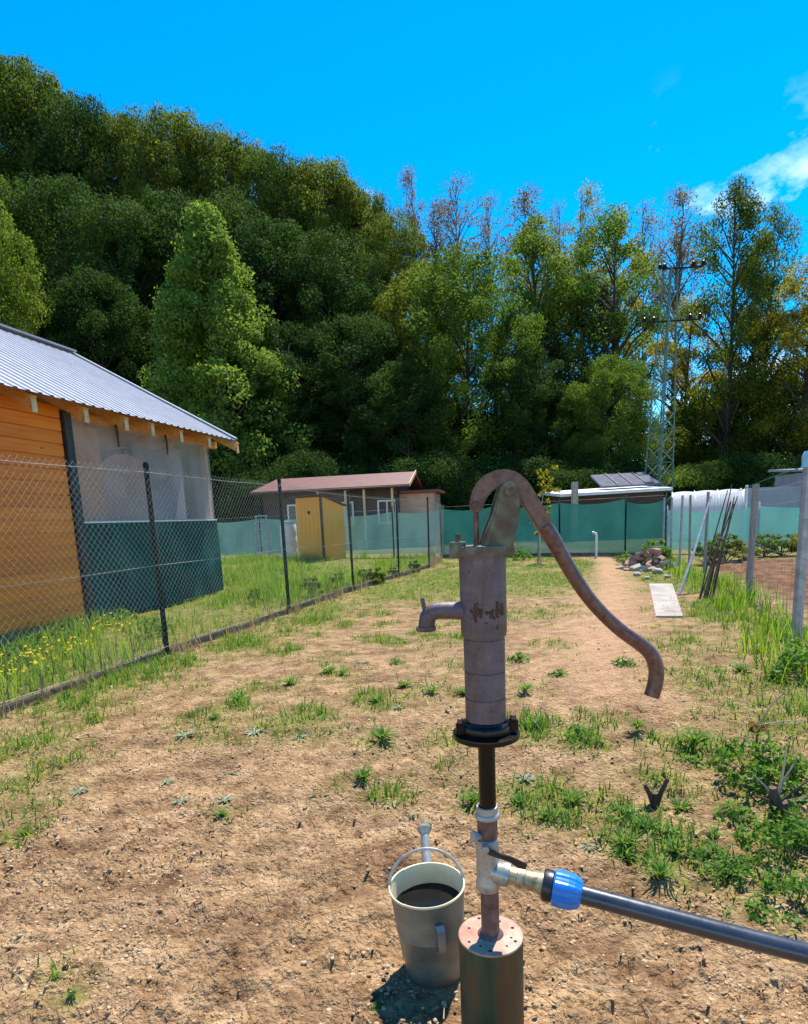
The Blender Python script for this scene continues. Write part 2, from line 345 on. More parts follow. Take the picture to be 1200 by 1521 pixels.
# ------------------------------------------------------------------ numpy noise
_perm = np.random.default_rng(3).random((256, 256))
def vnoise(x, y):
    xi = np.floor(x).astype(int); yi = np.floor(y).astype(int); fx = x - xi; fy = y - yi
    fx = fx * fx * (3 - 2 * fx); fy = fy * fy * (3 - 2 * fy)
    a = _perm[xi % 256, yi % 256]; b = _perm[(xi + 1) % 256, yi % 256]; c = _perm[xi % 256, (yi + 1) % 256]; d = _perm[(xi + 1) % 256, (yi + 1) % 256]
    return (a * (1 - fx) + b * fx) * (1 - fy) + (c * (1 - fx) + d * fx) * fy
def fbm(x, y, o=4, g=.5):
    s = 0; a = 1; t = 0
    for i in range(o): s = s + a * vnoise(x * 2 ** i + 17.3 * i, y * 2 ** i + 9.1 * i); t += a; a *= g
    return s / t
def sstep(a, b, x):
    t = np.clip((x - a) / (b - a), 0, 1); return t * t * (3 - 2 * t)

# left fence line (posts) and right fence line
FL = [(-2.98, 3.25), (-2.27, 5.88), (-1.56, 8.52), (-.85, 10.97), (-.05, 13.1), (.66, 15.2)]
def left_fence_x(y): return np.interp(y, [p[1] for p in FL] + [19.5], [p[0] for p in FL] + [1.2], left=-2.98 + 0) + np.where(y < 3.25, (y - 3.25) * .27, 0)
FR = [(3.29, 5.16), (4.42, 7.95), (4.93, 10.2), (5.35, 11.9), (6.5, 15.6)]
def right_fence_x(y): return np.interp(y, [2.0] + [p[1] for p in FR], [2.05] + [p[0] for p in FR])

# patches of growth: photo pixel -> world, radius (m), density
PATCH = []
for (x, y, r, d) in [(200, 1015, .45, 1.0), (260, 990, .35, .9), (130, 1040, .35, .7), (330, 975, .4, .6), (45, 1105, .28, .5),
                     (420, 1078, .24, .8), (480, 1095, .16, .5), (350, 1045, .2, .5), (560, 1040, .2, .6), (300, 1070, .25, .35), (430, 1018, .14, .7), (510, 1000, .25, .5),
                     (565, 1100, .15, .7), (530, 1160, .12, .5), (640, 1025, .3, .35), (790, 1080, .18, .8), (760, 1020, .2, .4),
                     (790, 905, .6, .6), (720, 920, .5, .4), (860, 1100, .14, .8), (800, 1190, .17, .9), (700, 1195, .10, .8), (850, 1215, .12, .5),
                     (925, 1205, .14, .6), (990, 1245, .13, .7), (1060, 1290, .09, .7), (925, 1262, .09, 1.0), (985, 1300, .09, .9),
                     (1030, 1110, .2, .7), (1060, 1000, .6, .4), (950, 1010, .3, .3), (1000, 1160, .2, .3), (1110, 1050, .4, .4), (1150, 1150, .2, .6), (1180, 1250, .18, .6),
                     (1060, 915, .55, 1.0), (1130, 935, .5, 1.0), (1180, 1000, .4, .8), (1000, 935, .35, .6), (1130, 1360, .12, .6), (1190, 1340, .15, .8),
                     (640, 960, .5, .25), (900, 970, .4, .2), (330, 1210, .07, .5), (80, 1180, .2, .4), (40, 1240, .08, .5), (110, 1485, .05, .7), (85, 1455, .05, .7), (1110, 1180, .15, .4)]:
    p = gp(x, y); PATCH.append((p.x, p.y, r, d))
_rp = random.Random(5)
for _ in range(190):
    yy = 2.4 + 7.2 * _rp.random() ** .8; l_, r_ = float(left_fence_x(np.array(yy))) + .4, float(right_fence_x(np.array(yy))) - .1
    PATCH.append((l_ + (r_ - l_) * _rp.random(), yy, _rp.uniform(.06, .20), _rp.uniform(.35, .8)))
def grass_density(x, y):
    g = np.zeros_like(x)
    for (a, b, r, d) in PATCH:
        q = ((x - a) ** 2 + ((y - b) * .8) ** 2) / (r * r); g = np.maximum(g, d * np.exp(-q * .9))
    lf = left_fence_x(y); rf = right_fence_x(y)
    g = np.maximum(g, .75 * np.exp(-((x - lf - .45) / .45) ** 2) * sstep(4.6, 6.5, y))      # strip along the left fence
    g = np.maximum(g, .95 * sstep(7.5, 11.0, y) * sstep(0, .5, x - lf))                       # thin lawn further back
    g = np.maximum(g, .6 * np.exp(-((x - rf + .3) / .5) ** 2) * sstep(2, 4, y))
    path = np.exp(-((x - np.interp(y, [3, 5.2, 9, 14.5, 17], [1.0, 1.65, 3.0, 4.85, 5.2])) / np.interp(y, [3, 6, 12, 16], [.45, .5, .6, .5])) ** 2)
    g = g * (1 - .9 * path * sstep(3.2, 4.5, y))
    n = fbm(x * 1.3, y * 1.3, 4, .6)
    g = g * (.5 + 1.1 * sstep(.33, .6, n))
    yard = sstep(-.05, -.3, x - lf) * sstep(2.2, 3.5, y) * (y < 26)
    g = np.maximum(g, yard * 1.0)
    return np.clip(g, 0, 1.0), path
def ground_z(x, y):
    big = (fbm(x * .8 + 5, y * .8, 3) - .5) * .05
    rough_zone = sstep(7.0, 1.8, y)
    u = x * .94 + y * .34; w = -x * .34 + y * .94
    rake = (fbm(u * 3.5 + 7, w * 11, 4, .6) - .5)
    clod = (fbm(x * 9, y * 9, 4, .6) - .5)
    lump = np.maximum(0, fbm(x * 26 + 11, y * 26, 3, .65) - .52)
    ridge = np.abs(fbm(x * 16 + 40, y * 16, 3, .6) - .5) * 2
    return big + clod * (.012 + .018 * rough_zone) + rake * (.012 + .034 * rough_zone) + lump * (.02 + .075 * rough_zone) - ridge * (.003 + .012 * rough_zone) + .004

# ------------------------------------------------------------------ ground sheet
rows = np.concatenate([np.linspace(-4, .95, 16), 1.0 * (26 / 1.0) ** np.linspace(0, 1, 440), 26.5 * (1200 / 26.5) ** np.linspace(0, 1, 36)])
us = np.linspace(-1, 1, 430)
Yg = np.repeat(rows[:, None], len(us), 1); W = np.where(Yg < 1, 2.7, 1.15 * Yg + 1.55); Xg = us[None, :] * W
nearfade = sstep(40, 22, Yg)
Zg = ground_z(Xg, Yg) * nearfade - .3 * (1 - nearfade)
# flatten where things stand on the soil
for (cx, cy, rr) in [(.167, 1.30, .10), (.045, 1.52, .10)]:
    d2 = np.hypot(Xg - cx, Yg - cy); Zg = np.where(d2 < rr * 2.2, Zg * sstep(rr * .9, rr * 2.2, d2), Zg)
gd, pathm = grass_density(Xg, Yg)
rf_ = right_fence_x(Yg); till = sstep(.25, .7, Xg - rf_) * sstep(6.0, 7.2, Yg) * sstep(14.2, 12.8, Yg)
Zg = Zg + till * (np.sin((Xg * .55 + Yg) * 2 * pi / .62) * .035)
gd = gd * (1 - till)
wood = sstep(27, 33, Yg + np.abs(Xg) * .05)
nu, nv = Yg.shape
idx = np.arange(nu * nv).reshape(nu, nv)
faces = np.stack([idx[:-1, :-1], idx[:-1, 1:], idx[1:, 1:], idx[1:, :-1]], -1).reshape(-1, 4)
gm, t, b = new_mat('garden_soil')
def attr(t, n):
    a = t.nodes.new('ShaderNodeAttribute'); a.attribute_name = n; return a.outputs['Fac']
pos = t.nodes.new('ShaderNodeTexCoord').outputs['Object']
f_fine = noise(t, 55, 8, .7); f_mid = noise(t, 9, 6, .65); f_big = noise(t, .9, 4, .6)
soil = ramp(t, f_mid, [(.28, (.17, .103, .053)), (.44, (.34, .222, .118)), (.6, (.47, .32, .178)), (.78, (.57, .43, .27))])
soil = mixc(t, f_big, soil, mixc(t, 1.0, soil, (1.06, .92, .83), 'MULTIPLY'))
grit = ramp(t, f_fine, [(.30, (.35, .32, .29)), (.5, (1.0, 1.0, 1.0)), (.70, (1.35, 1.3, 1.22))])
soil = mixc(t, .9, soil, grit, 'MULTIPLY')
damp = ramp(t, noise(t, 2.6, 5, .62, stretch=(1, 1.6, 1)), [(.36, (.62, .56, .54)), (.54, (1, 1, 1)), (.7, (1.16, 1.14, 1.1))])
soil = mixc(t, 1.0, soil, damp, 'MULTIPLY')
soil = mixc(t, attr(t, 'path'), soil, mixc(t, .5, soil, (.64, .36, .21)))
soil = mixc(t, attr(t, 'till'), soil, mixc(t, 1.0, soil, (.62, .50, .50), 'MULTIPLY'))
moss = ramp(t, f_mid, [(.3, (.075, .10, .016)), (.5, (.17, .185, .03)), (.7, (.29, .26, .07))])
gfac = t.nodes.new('ShaderNodeMath'); gfac.operation = 'MULTIPLY'; t.links.new(attr(t, 'grass'), gfac.inputs[0]); gfac.inputs[1].default_value = 1.0
gf2 = t.nodes.new('ShaderNodeMath'); gf2.operation = 'MULTIPLY'; t.links.new(gfac.outputs[0], gf2.inputs[0])
t.links.new(ramp(t, noise(t, 22, 5, .7), [(.34, (.25, .25, .25)), (.55, (1, 1, 1))]), gf2.inputs[1])
soil = mixc(t, gf2.outputs[0], soil, moss)
soil = mixc(t, attr(t, 'wood'), soil, (.030, .038, .014))
t.links.new(soil, b.inputs['Base Color']); b.inputs['Roughness'].default_value = .95; b.inputs['Specular IOR Level'].default_value = .15
hgt = t.nodes.new('ShaderNodeMath'); hgt.operation = 'MULTIPLY_ADD'; hgt.inputs[1].default_value = .35
t.links.new(f_fine, hgt.inputs[0]); t.links.new(noise(t, 24, 6, .7), hgt.inputs[2])
vh = None
for sc_, k_ in ((95, .35), (42, .6)):
    vo = t.nodes.new('ShaderNodeTexVoronoi'); vo.feature = 'F1'; vo.inputs['Scale'].default_value = sc_
    wv = t.nodes.new('ShaderNodeMix'); wv.data_type = 'VECTOR'; wv.inputs['Factor'].default_value = .02
    nn2 = t.nodes.new('ShaderNodeTexNoise'); nn2.inputs['Scale'].default_value = sc_ * .7
    t.links.new(pos, wv.inputs['A']); t.links.new(nn2.outputs['Color'], wv.inputs['B']); t.links.new(pos, nn2.inputs['Vector']); t.links.new(wv.outputs['Result'], vo.inputs['Vector'])
    mm = t.nodes.new('ShaderNodeMath'); mm.operation = 'MULTIPLY_ADD'; mm.inputs[1].default_value = -k_; t.links.new(vo.outputs['Distance'], mm.inputs[0])
    if vh is None: t.links.new(hgt.outputs[0], mm.inputs[2])
    else: t.links.new(vh, mm.inputs[2])
    vh = mm.outputs[0]
bump(t, b, vh, .9, .032)
gmesh = raw_mesh('ground', np.stack([Xg, Yg, Zg], -1).reshape(-1, 3), faces, 4, gm, True)
for nme, arr in (('grass', gd), ('path', pathm * sstep(3, 5, Yg)), ('till', till), ('wood', wood)):
    a = gmesh.attributes.new(nme, 'FLOAT', 'POINT'); a.data.foreach_set('value', np.asarray(arr, np.float32).ravel())
ground = linkobj('ground', gmesh); ground['kind'] = 'structure'

# wooded slope behind the gardens
def hill_z(x, y):
    x = np.asarray(x, float); y = np.asarray(y, float)
    s = np.interp(x, [-60, -20, 5, 25, 70], [.42, .36, .20, .05, .03])
    return -.35 + np.maximum(0, y - 38) * s * sstep(36, 60, y)
hy, hx = np.meshgrid(np.linspace(36, 150, 70), np.linspace(-160, 160, 110), indexing='ij')
hz = hill_z(hx, hy) + (fbm(hx * .15, hy * .15, 4) - .5) * 1.2 * sstep(37, 44, hy) - .15
hmat = pm('forest_floor', [(.3, (.018, .020, .010)), (.5, (.035, .042, .016)), (.7, (.065, .06, .025))], .6, .95, 0, .6, .2)
hi = np.arange(hy.size).reshape(hy.shape)
hill = linkobj('hillside', raw_mesh('hillside', np.stack([hx, hy, hz], -1).reshape(-1, 3), np.stack([hi[:-1, :-1], hi[:-1, 1:], hi[1:, 1:], hi[1:, :-1]], -1).reshape(-1, 4), 4, hmat, True))
hill['kind'] = 'structure'

# ------------------------------------------------------------------ foliage meshes
def unit(v): return v / np.maximum(np.linalg.norm(v, axis=-1, keepdims=True), 1e-9)
def leaves(cent, nrm, size, r, aspect=.55, jit=.7):
    """one four-sided leaf per centre, slightly folded along its rib; returns verts, faces"""
    n = len(cent); nn = unit(nrm + r.normal(0, jit, (n, 3)))
    a = unit(np.cross(nn, r.normal(0, 1, (n, 3)))); bb = np.cross(nn, a)
    s = size * (.6 + .8 * r.random(n))[:, None]
    drop = nn * s * -.18
    v = np.stack([cent - a * s * .5, cent + bb * s * aspect * .5 + drop, cent + a * s * .5, cent - bb * s * aspect * .5 + drop], 1).reshape(-1, 3)
    f = np.arange(4 * n).reshape(n, 4); return v, f
def crown_mesh(name, clumps, per, leaf, seed, mat, aspect=.6, flat=.75, shell=.55):
    r = np.random.default_rng(seed); C = []; N = []
    for (c, rad) in clumps:
        k = max(8, int(per * (.7 + .6 * r.random())))
        d = unit(r.normal(0, 1, (k, 3))); rr = rad * (shell + (1 - shell) * r.random(k) ** .6)[:, None] * (1 + .10 * r.normal(0, 1, (k, 1)).clip(-1.5, 1.5))
        p = d * rr; p[:, 2] *= flat
        C.append(np.array(c) + p); N.append(unit(d + np.array([0, 0, .45])))
    v, f = leaves(np.concatenate(C), np.concatenate(N), leaf, r, aspect)
    return raw_mesh(name, v, f, 4, mat)
def envelope(kind, z, low):
    u = np.clip((z - low) / (1 - low), 0, 1)
    if kind == 'round': return np.clip(1 - np.abs(2 * u - .9) ** 2.7 / 1.28, .02, 1) ** .5 * .5
    if kind == 'cone': return .5 * (np.minimum(1, 1.22 * (1 - u) ** .80 + .05)) * np.minimum(1, .8 + u * 1.5)
    if kind == 'tall': return .5 * np.clip(.35 + .75 * np.sin(pi * np.clip(u * 1.02, 0, 1)) ** .8, .1, 1) * np.where(u > .85, np.sqrt(np.clip((1 - u) / .15, .12, 1)), 1)
    return np.full_like(u, .5)
def make_crown(kind, low, n, crad, width, seed, inner=.45):
    r = np.random.default_rng(seed); out = []
    while len(out) < n:
        z = low + (1 - low) * r.random()
        e = float(envelope(kind, np.array(z), low)) * width * 2
        q = (inner + (1 - inner) * r.random() ** .5) * (.78 + .42 * r.random())
        if r.random() > (e / width) ** .8 + .15: continue
        a = r.random() * 2 * pi; rad = crad * (.65 + .7 * r.random())
        e = max(0, e - rad * .6)
        out.append(((cos(a) * e * q, sin(a) * e * q, min(z, 1 - rad * .6)), rad))
    return out
def trunk_mesh(name, clumps, low, r0, seed, mat, top=.9, nl=26, lean=.03, minz=0):
    r = random.Random(seed); mb = MB()
    axis = [(lean * sin(z * 3 + seed) * z, lean * cos(z * 2.3 + seed) * z, z) for z in (-.03, .0, .12, .25, .4, .55, .7, top)]
    rads = [r0 * 1.45, r0 * 1.15, r0 * .9, r0 * .78, r0 * .6, r0 * .45, r0 * .28, r0 * .08]
    mb.tube(axis, rads, 8)
    for c, rad in r.sample(clumps, min(nl, len(clumps))):
        c = Vector(c); hd = Vector((c.x, c.y, 0)).length
        z0 = max(minz, low * .5, min(top - .05, c.z - hd * (.7 + .4 * r.random())))
        zz = min(max(z0, 0), top); k = r0 * (1 - zz / (top + .1)) * .5 + .0012
        p0 = Vector((lean * sin(zz * 3 + seed) * zz, lean * cos(zz * 2.3 + seed) * zz, zz))
        mid = p0.lerp(c, .5) + Vector((r.uniform(-.02, .02), r.uniform(-.02, .02), .02))
        mb.tube([p0, mid, c], [k, k * .65, k * .22], 5, cap=False)
        for j in range(2):
            e = c + Vector((r.uniform(-1, 1), r.uniform(-1, 1), r.uniform(.2, 1))) * rad
            mb.tube([mid.lerp(c, .6), e], [k * .4, k * .12], 4, cap=False)
    return mb.mesh(name, mat)

LIB = {}
def lib(key, kind, low, n, crad, width, per, leaf, seed, bark='bark', r0=.014, inner=.45, shell=.5, nl=26, aspect=.6, top=.9, minz=0):
    cl = make_crown(kind, low, n, crad, width, seed, inner)
    LIB[key] = (crown_mesh('crown', cl, per, leaf, seed + 50, M['l_dark'], aspect, .75, shell), trunk_mesh('trunk', cl, low, r0, seed, M[bark], top=top, nl=nl, minz=minz), width * 2)
#   key      env    low  n   clump width leaves leaf
lib('broad_a', 'round', .10, 270, .056, .31, 300, .0088, 11, nl=40)
lib('broad_b', 'round', .06, 290, .050, .28, 280, .0086, 12, nl=40)
lib('broad_c', 'round', .14, 260, .056, .34, 300, .0090, 13, nl=40)
lib('cone', 'cone', .05, 280, .046, .27, 290, .0098, 14, inner=.6)
lib('ash', 'tall', .20, 80, .055, .21, 330, .0078, 15, inner=.15, shell=.25, nl=60, r0=.015)
lib('ash_b', 'tall', .28, 62, .052, .19, 330, .0078, 16, inner=.1, shell=.25, nl=60, r0=.013)
lib('thin', 'tall', .35, 60, .04, .15, 70, .007, 17, bark='palebark', inner=.1, shell=.2, nl=60, r0=.010, top=.97)
lib('thin_b', 'tall', .30, 70, .045, .12, 130, .007, 18, bark='palebark', inner=.1, shell=.2, nl=60, r0=.010, top=.97)
lib('bush', 'round', .0, 70, .16, .55, 420, .021, 19, r0=.02, inner=.35, top=.6)
lib('bush_b', 'round', .0, 60, .17, .50, 420, .020, 20, r0=.02, inner=.35, top=.6)

def tree(name, key, px, ytop, Y, wpx, leafmat, label, cat='tree', group=None, zb=None, rot=None):
    cm, tm, w = LIB[key]
    top = at(px, ytop, Y)
    z0 = float(hill_z(top.x, Y)) - .1 if zb is None else zb
    h = top.z - z0; depth = float(np.dot(np.array(top) - _C, _F)); wid = wpx / FOC * depth
    r = root(name, (top.x, Y, z0), label, cat, group)
    s = wid / w
    rz = random.random() * 6.28 if rot is None else rot
    for nme, me in (('trunk', tm), ('crown', cm)):
        o = linkobj(nme, me, r); o.scale = (s, s, h); o.rotation_euler = (0, 0, rz)
        if nme == 'crown':
            o.material_slots[0].link = 'OBJECT'; o.material_slots[0].material = M[leafmat]
    return r

G1 = 'dense trees of the wood on the slope'
L1 = 'tall dark broadleaf tree in the dense wood on the slope behind the cabin'
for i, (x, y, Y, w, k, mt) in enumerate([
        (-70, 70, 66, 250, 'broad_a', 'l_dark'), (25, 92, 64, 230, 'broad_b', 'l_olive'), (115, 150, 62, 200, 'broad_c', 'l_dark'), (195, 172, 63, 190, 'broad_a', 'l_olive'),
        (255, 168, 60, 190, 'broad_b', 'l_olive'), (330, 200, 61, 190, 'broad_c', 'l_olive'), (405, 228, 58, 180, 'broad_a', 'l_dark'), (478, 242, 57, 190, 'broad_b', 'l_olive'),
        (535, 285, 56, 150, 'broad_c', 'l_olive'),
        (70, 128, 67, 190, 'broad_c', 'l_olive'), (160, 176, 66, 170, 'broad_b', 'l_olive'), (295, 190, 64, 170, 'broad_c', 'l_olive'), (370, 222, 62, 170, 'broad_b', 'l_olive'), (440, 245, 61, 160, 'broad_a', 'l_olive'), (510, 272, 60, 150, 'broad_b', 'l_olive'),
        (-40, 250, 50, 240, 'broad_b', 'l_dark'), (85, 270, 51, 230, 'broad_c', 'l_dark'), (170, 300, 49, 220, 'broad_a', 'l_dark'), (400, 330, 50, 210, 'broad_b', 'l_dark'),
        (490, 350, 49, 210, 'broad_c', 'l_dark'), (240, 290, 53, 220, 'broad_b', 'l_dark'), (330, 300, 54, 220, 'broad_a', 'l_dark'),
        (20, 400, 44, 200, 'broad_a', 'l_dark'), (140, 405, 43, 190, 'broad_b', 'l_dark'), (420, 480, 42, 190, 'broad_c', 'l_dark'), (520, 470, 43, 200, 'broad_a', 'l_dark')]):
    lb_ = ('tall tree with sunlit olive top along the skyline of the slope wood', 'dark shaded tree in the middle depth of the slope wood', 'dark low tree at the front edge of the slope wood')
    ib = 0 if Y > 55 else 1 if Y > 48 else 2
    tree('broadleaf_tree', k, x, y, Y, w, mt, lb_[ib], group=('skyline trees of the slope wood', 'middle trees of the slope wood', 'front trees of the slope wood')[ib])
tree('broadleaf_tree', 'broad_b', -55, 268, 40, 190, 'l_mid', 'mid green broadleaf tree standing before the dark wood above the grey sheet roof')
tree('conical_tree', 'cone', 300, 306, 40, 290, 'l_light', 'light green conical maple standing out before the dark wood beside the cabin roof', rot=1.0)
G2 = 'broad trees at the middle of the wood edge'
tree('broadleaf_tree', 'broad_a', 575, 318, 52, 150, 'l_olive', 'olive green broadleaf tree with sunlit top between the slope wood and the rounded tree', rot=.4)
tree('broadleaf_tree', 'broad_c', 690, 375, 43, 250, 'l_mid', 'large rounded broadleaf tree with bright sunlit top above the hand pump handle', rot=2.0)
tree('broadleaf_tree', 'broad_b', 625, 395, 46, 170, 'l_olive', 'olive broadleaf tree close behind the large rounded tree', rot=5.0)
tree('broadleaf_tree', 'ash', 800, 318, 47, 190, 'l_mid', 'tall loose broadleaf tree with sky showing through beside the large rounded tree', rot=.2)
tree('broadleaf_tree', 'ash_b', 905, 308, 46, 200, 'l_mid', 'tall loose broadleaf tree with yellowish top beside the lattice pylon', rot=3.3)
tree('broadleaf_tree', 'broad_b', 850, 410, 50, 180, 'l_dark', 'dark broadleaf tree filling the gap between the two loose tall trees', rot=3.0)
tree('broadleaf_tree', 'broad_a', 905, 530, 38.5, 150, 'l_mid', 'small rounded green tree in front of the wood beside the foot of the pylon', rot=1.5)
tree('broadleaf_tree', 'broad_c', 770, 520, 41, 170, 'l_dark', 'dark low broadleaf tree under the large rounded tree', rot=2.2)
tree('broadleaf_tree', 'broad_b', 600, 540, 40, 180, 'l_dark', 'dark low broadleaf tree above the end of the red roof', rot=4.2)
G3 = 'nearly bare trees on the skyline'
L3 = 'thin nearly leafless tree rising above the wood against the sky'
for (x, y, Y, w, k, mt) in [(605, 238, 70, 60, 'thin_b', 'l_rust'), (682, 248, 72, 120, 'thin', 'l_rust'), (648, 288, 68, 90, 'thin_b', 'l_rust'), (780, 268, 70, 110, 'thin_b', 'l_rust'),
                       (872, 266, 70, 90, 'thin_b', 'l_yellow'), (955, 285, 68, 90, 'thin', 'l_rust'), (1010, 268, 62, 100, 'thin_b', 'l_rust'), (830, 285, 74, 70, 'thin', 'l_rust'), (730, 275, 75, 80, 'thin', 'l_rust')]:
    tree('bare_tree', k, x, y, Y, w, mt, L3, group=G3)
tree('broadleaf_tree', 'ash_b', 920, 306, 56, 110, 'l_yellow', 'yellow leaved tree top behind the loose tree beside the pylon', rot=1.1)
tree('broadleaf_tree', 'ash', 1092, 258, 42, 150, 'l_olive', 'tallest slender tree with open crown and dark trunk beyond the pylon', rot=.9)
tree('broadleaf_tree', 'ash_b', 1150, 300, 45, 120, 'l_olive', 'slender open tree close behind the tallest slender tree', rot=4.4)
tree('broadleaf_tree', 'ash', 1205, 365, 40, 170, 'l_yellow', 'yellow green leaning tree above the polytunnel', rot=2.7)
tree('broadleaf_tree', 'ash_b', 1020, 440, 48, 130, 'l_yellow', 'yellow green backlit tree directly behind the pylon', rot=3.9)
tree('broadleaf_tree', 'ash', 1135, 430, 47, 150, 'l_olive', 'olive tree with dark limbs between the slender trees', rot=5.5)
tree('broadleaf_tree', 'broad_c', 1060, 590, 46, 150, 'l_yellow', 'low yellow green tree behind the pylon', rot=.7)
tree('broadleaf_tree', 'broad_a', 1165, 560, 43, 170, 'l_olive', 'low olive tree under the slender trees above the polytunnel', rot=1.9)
tree('broadleaf_tree', 'broad_b', 1290, 470, 41, 190, 'l_olive', 'broad olive tree at the end of the wood beyond the polytunnel', rot=1.4)
GB = 'dark bushes along the foot of the wood'
LB = 'dark green bush in the row along the foot of the wood'
xs = [-60, 20, 110, 190, 270, 345, 395, 450, 510, 570, 630, 690, 745, 800, 850, 900, 1000, 1050, 1105, 1165, 1230]
for i, x in enumerate(xs):
    tree('bush', ('bush', 'bush_b')[i % 2], x, 686 + 16 * sin(i * 2.4), 36.5 + 1.6 * sin(i * 1.7), 150, ('l_dark', 'l_dark', 'l_mid')[i % 3] if x > 980 else 'l_dark', LB, 'bush', GB, zb=-.4)
for i, x in enumerate(range(-80, 1300, 75)):
    tree('bush', ('bush', 'bush_b')[i % 2], x, 590 + 40 * sin(i * 1.9), 44 + 2 * sin(i * 2.7), 150, 'l_dark' if x < 900 else ('l_olive', 'l_mid')[i % 2], 'tall dark green bush under the trees behind the foot of the wood', 'bush', 'tall bushes under the trees')

# ------------------------------------------------------------------ cabin
TH = radians(12.32); AL = Vector((sin(TH), cos(TH), 0)); NO = Vector((cos(TH), -sin(TH), 0)); UP = Vector((0, 0, 1))
CB = Vector((-3.35, 11.607, 0))                       # far corner of the long wall
def cw(a, n, z): return CB + AL * a + NO * n + UP * z    # along wall, out of wall, up
cabin = root('wooden_cabin', tuple(cw(-5, -2.7, 0)), 'orange timber cabin with grey sheet roof and a terrace closed by clear and green sheets', 'cabin')
W_A0, W_A1 = -9.5, -3.62
# wall core behind the planks, back and end walls
mb = MB()
mb.hexa([cw(a, n, z) for z in (-.1, 2.75) for a, n in ((W_A0, -.10), (W_A0, -.02), (W_A1, -.02), (W_A1, -.10))])
mb.hexa([cw(a, n, z) for z in (-.1, 2.75) for a, n in ((W_A0, -5.6), (W_A0, -5.5), (.0, -5.5), (.0, -5.6))])
mb.hexa([cw(a, n, z) for z in (-.1, 2.75) for a, n in ((W_A1 - .1, -5.5), (W_A1 - .1, -.1), (W_A1, -.1), (W_A1, -5.5))])
mb.build('wall', M['orangeplain'], cabin)
# planks: one mesh, placed one by one
pl = MB(); pl.hexa([Vector((a, n, z)) for z in (.004, .15) for a, n in ((0, 0), (0, .022 if z < .1 else .022), (W_A1 - W_A0, .022), (W_A1 - W_A0, 0))])
plm = pl.mesh('plank', M['orange'], bevel=.006)
rotw = Matrix((( AL.x, NO.x, 0), (AL.y, NO.y, 0), (0, 0, 1)))
for i in range(17):
    o = linkobj('plank', plm, cabin)
    p = cw(W_A0, -.018 + random.uniform(-.002, .003), .14 + i * .1535) - ORG[cabin.name]
    o.matrix_local = Matrix.Translation(p) @ rotw.to_4x4()
mb = MB(); mb.hexa([cw(a, n, z) for z in (-.05, .14) for a, n in ((W_A0, -.06), (W_A0, .0), (W_A1, .0), (W_A1, -.06))]); mb.build('plinth', M['edging'], cabin)
# dark corner post and far post
mb = MB(); mb.hexa([cw(a, n, z) for z in (0, 2.7) for a, n in ((-3.61, -.09), (-3.61, .045), (-3.47, .045), (-3.47, -.09))]); mb.build('corner_post', M['darkpost'], cabin, bevel=.006)
mb = MB(); mb.hexa([cw(a, n, z) for z in (0, 2.7) for a, n in ((-.12, -.12), (-.12, -.02), (-.02, -.02), (-.02, -.12))]); mb.build('terrace_post', M['paletimber'], cabin, bevel=.006)
mb = MB(); mb.hexa([cw(a, n, z) for z in (2.62, 2.74) for a, n in ((-3.47, -.11), (-3.47, -.012), (.35, -.012), (.35, -.11))]); mb.build('wall_plate', M['orangeplain'], cabin, bevel=.005)
mb = MB(); mb.hexa([cw(a, n, z) for z in (1.30, 1.36) for a, n in ((-3.47, -.09), (-3.47, -.03), (-.12, -.03), (-.12, -.09))]); mb.build('rail', M['paletimber'], cabin, bevel=.004)
# clear sheet with soft creases
def sheet(a0, a1, z0, z1, n0, amp, na, nz_, seed):
    r = random.Random(seed); pts = []
    for i in range(na):
        for j in range(nz_):
            a = a0 + (a1 - a0) * i / (na - 1); z = z0 + (z1 - z0) * j / (nz_ - 1)
            d = amp * (sin(a * 5.1 + seed) * .5 + sin(a * 11.3 + z * 2 + seed * 2) * .3 + sin(z * 4 + a * 2.2) * .25) * (1 - .75 * j / (nz_ - 1))
            pts.append(cw(a, n0 + d, z))
    return MB().grid(pts, na, nz_)
cm_, t, b = new_mat('clear_sheet')
b.inputs['Base Color'].default_value = (.50, .41, .38, 1); b.inputs['Roughness'].default_value = .28
tp = t.nodes.new('ShaderNodeBsdfTransparent'); tp.inputs['Color'].default_value = (.92, .90, .92, 1)
ms = t.nodes.new('ShaderNodeMixShader'); fz = noise(t, .9, 4, .55)
mrn = t.nodes.new('ShaderNodeMapRange'); mrn.inputs['From Min'].default_value = .35; mrn.inputs['From Max'].default_value = .65; mrn.inputs['To Min'].default_value = .22; mrn.inputs['To Max'].default_value = .55
t.links.new(fz, mrn.inputs['Value']); t.links.new(mrn.outputs['Result'], ms.inputs['Fac'])
t.links.new(tp.outputs['BSDF'], ms.inputs[1]); t.links.new(b.outputs['BSDF'], ms.inputs[2]); t.links.new(ms.outputs['Shader'], t.nodes['Material Output'].inputs['Surface'])
bump(t, b, noise(t, 2.2, 3, .5), .25, .05)
s1 = sheet(-3.47, -.03, 1.335, 2.64, .012, .022, 40, 14, 1).build('clear_sheet', cm_, cabin)
tag(s1, 'cloudy clear plastic sheet over the terrace opening')
s2 = sheet(-3.47, .02, .04, 1.335, .03, .03, 46, 16, 3).build('tarpaulin', M['tarp'], cabin)
tag(s2, 'dark green tarpaulin along the foot of the terrace')
mb = MB(); mb.hexa([cw(a, n, z) for z in (1.322, 1.342) for a, n in ((-3.46, .03), (-3.46, .046), (.0, .046), (.0, .03))]); mb.build('sheet_batten', M['pvc'], cabin)
for a in (-2.62, -1.42):
    mb = MB(); mb.tube([cw(a, .05, 2.66), cw(a + .015, .055, 2.55), cw(a + .02, .05, 2.36)], [.018, .016, .010], 6); mb.build('strap', M['darkpost'], cabin)
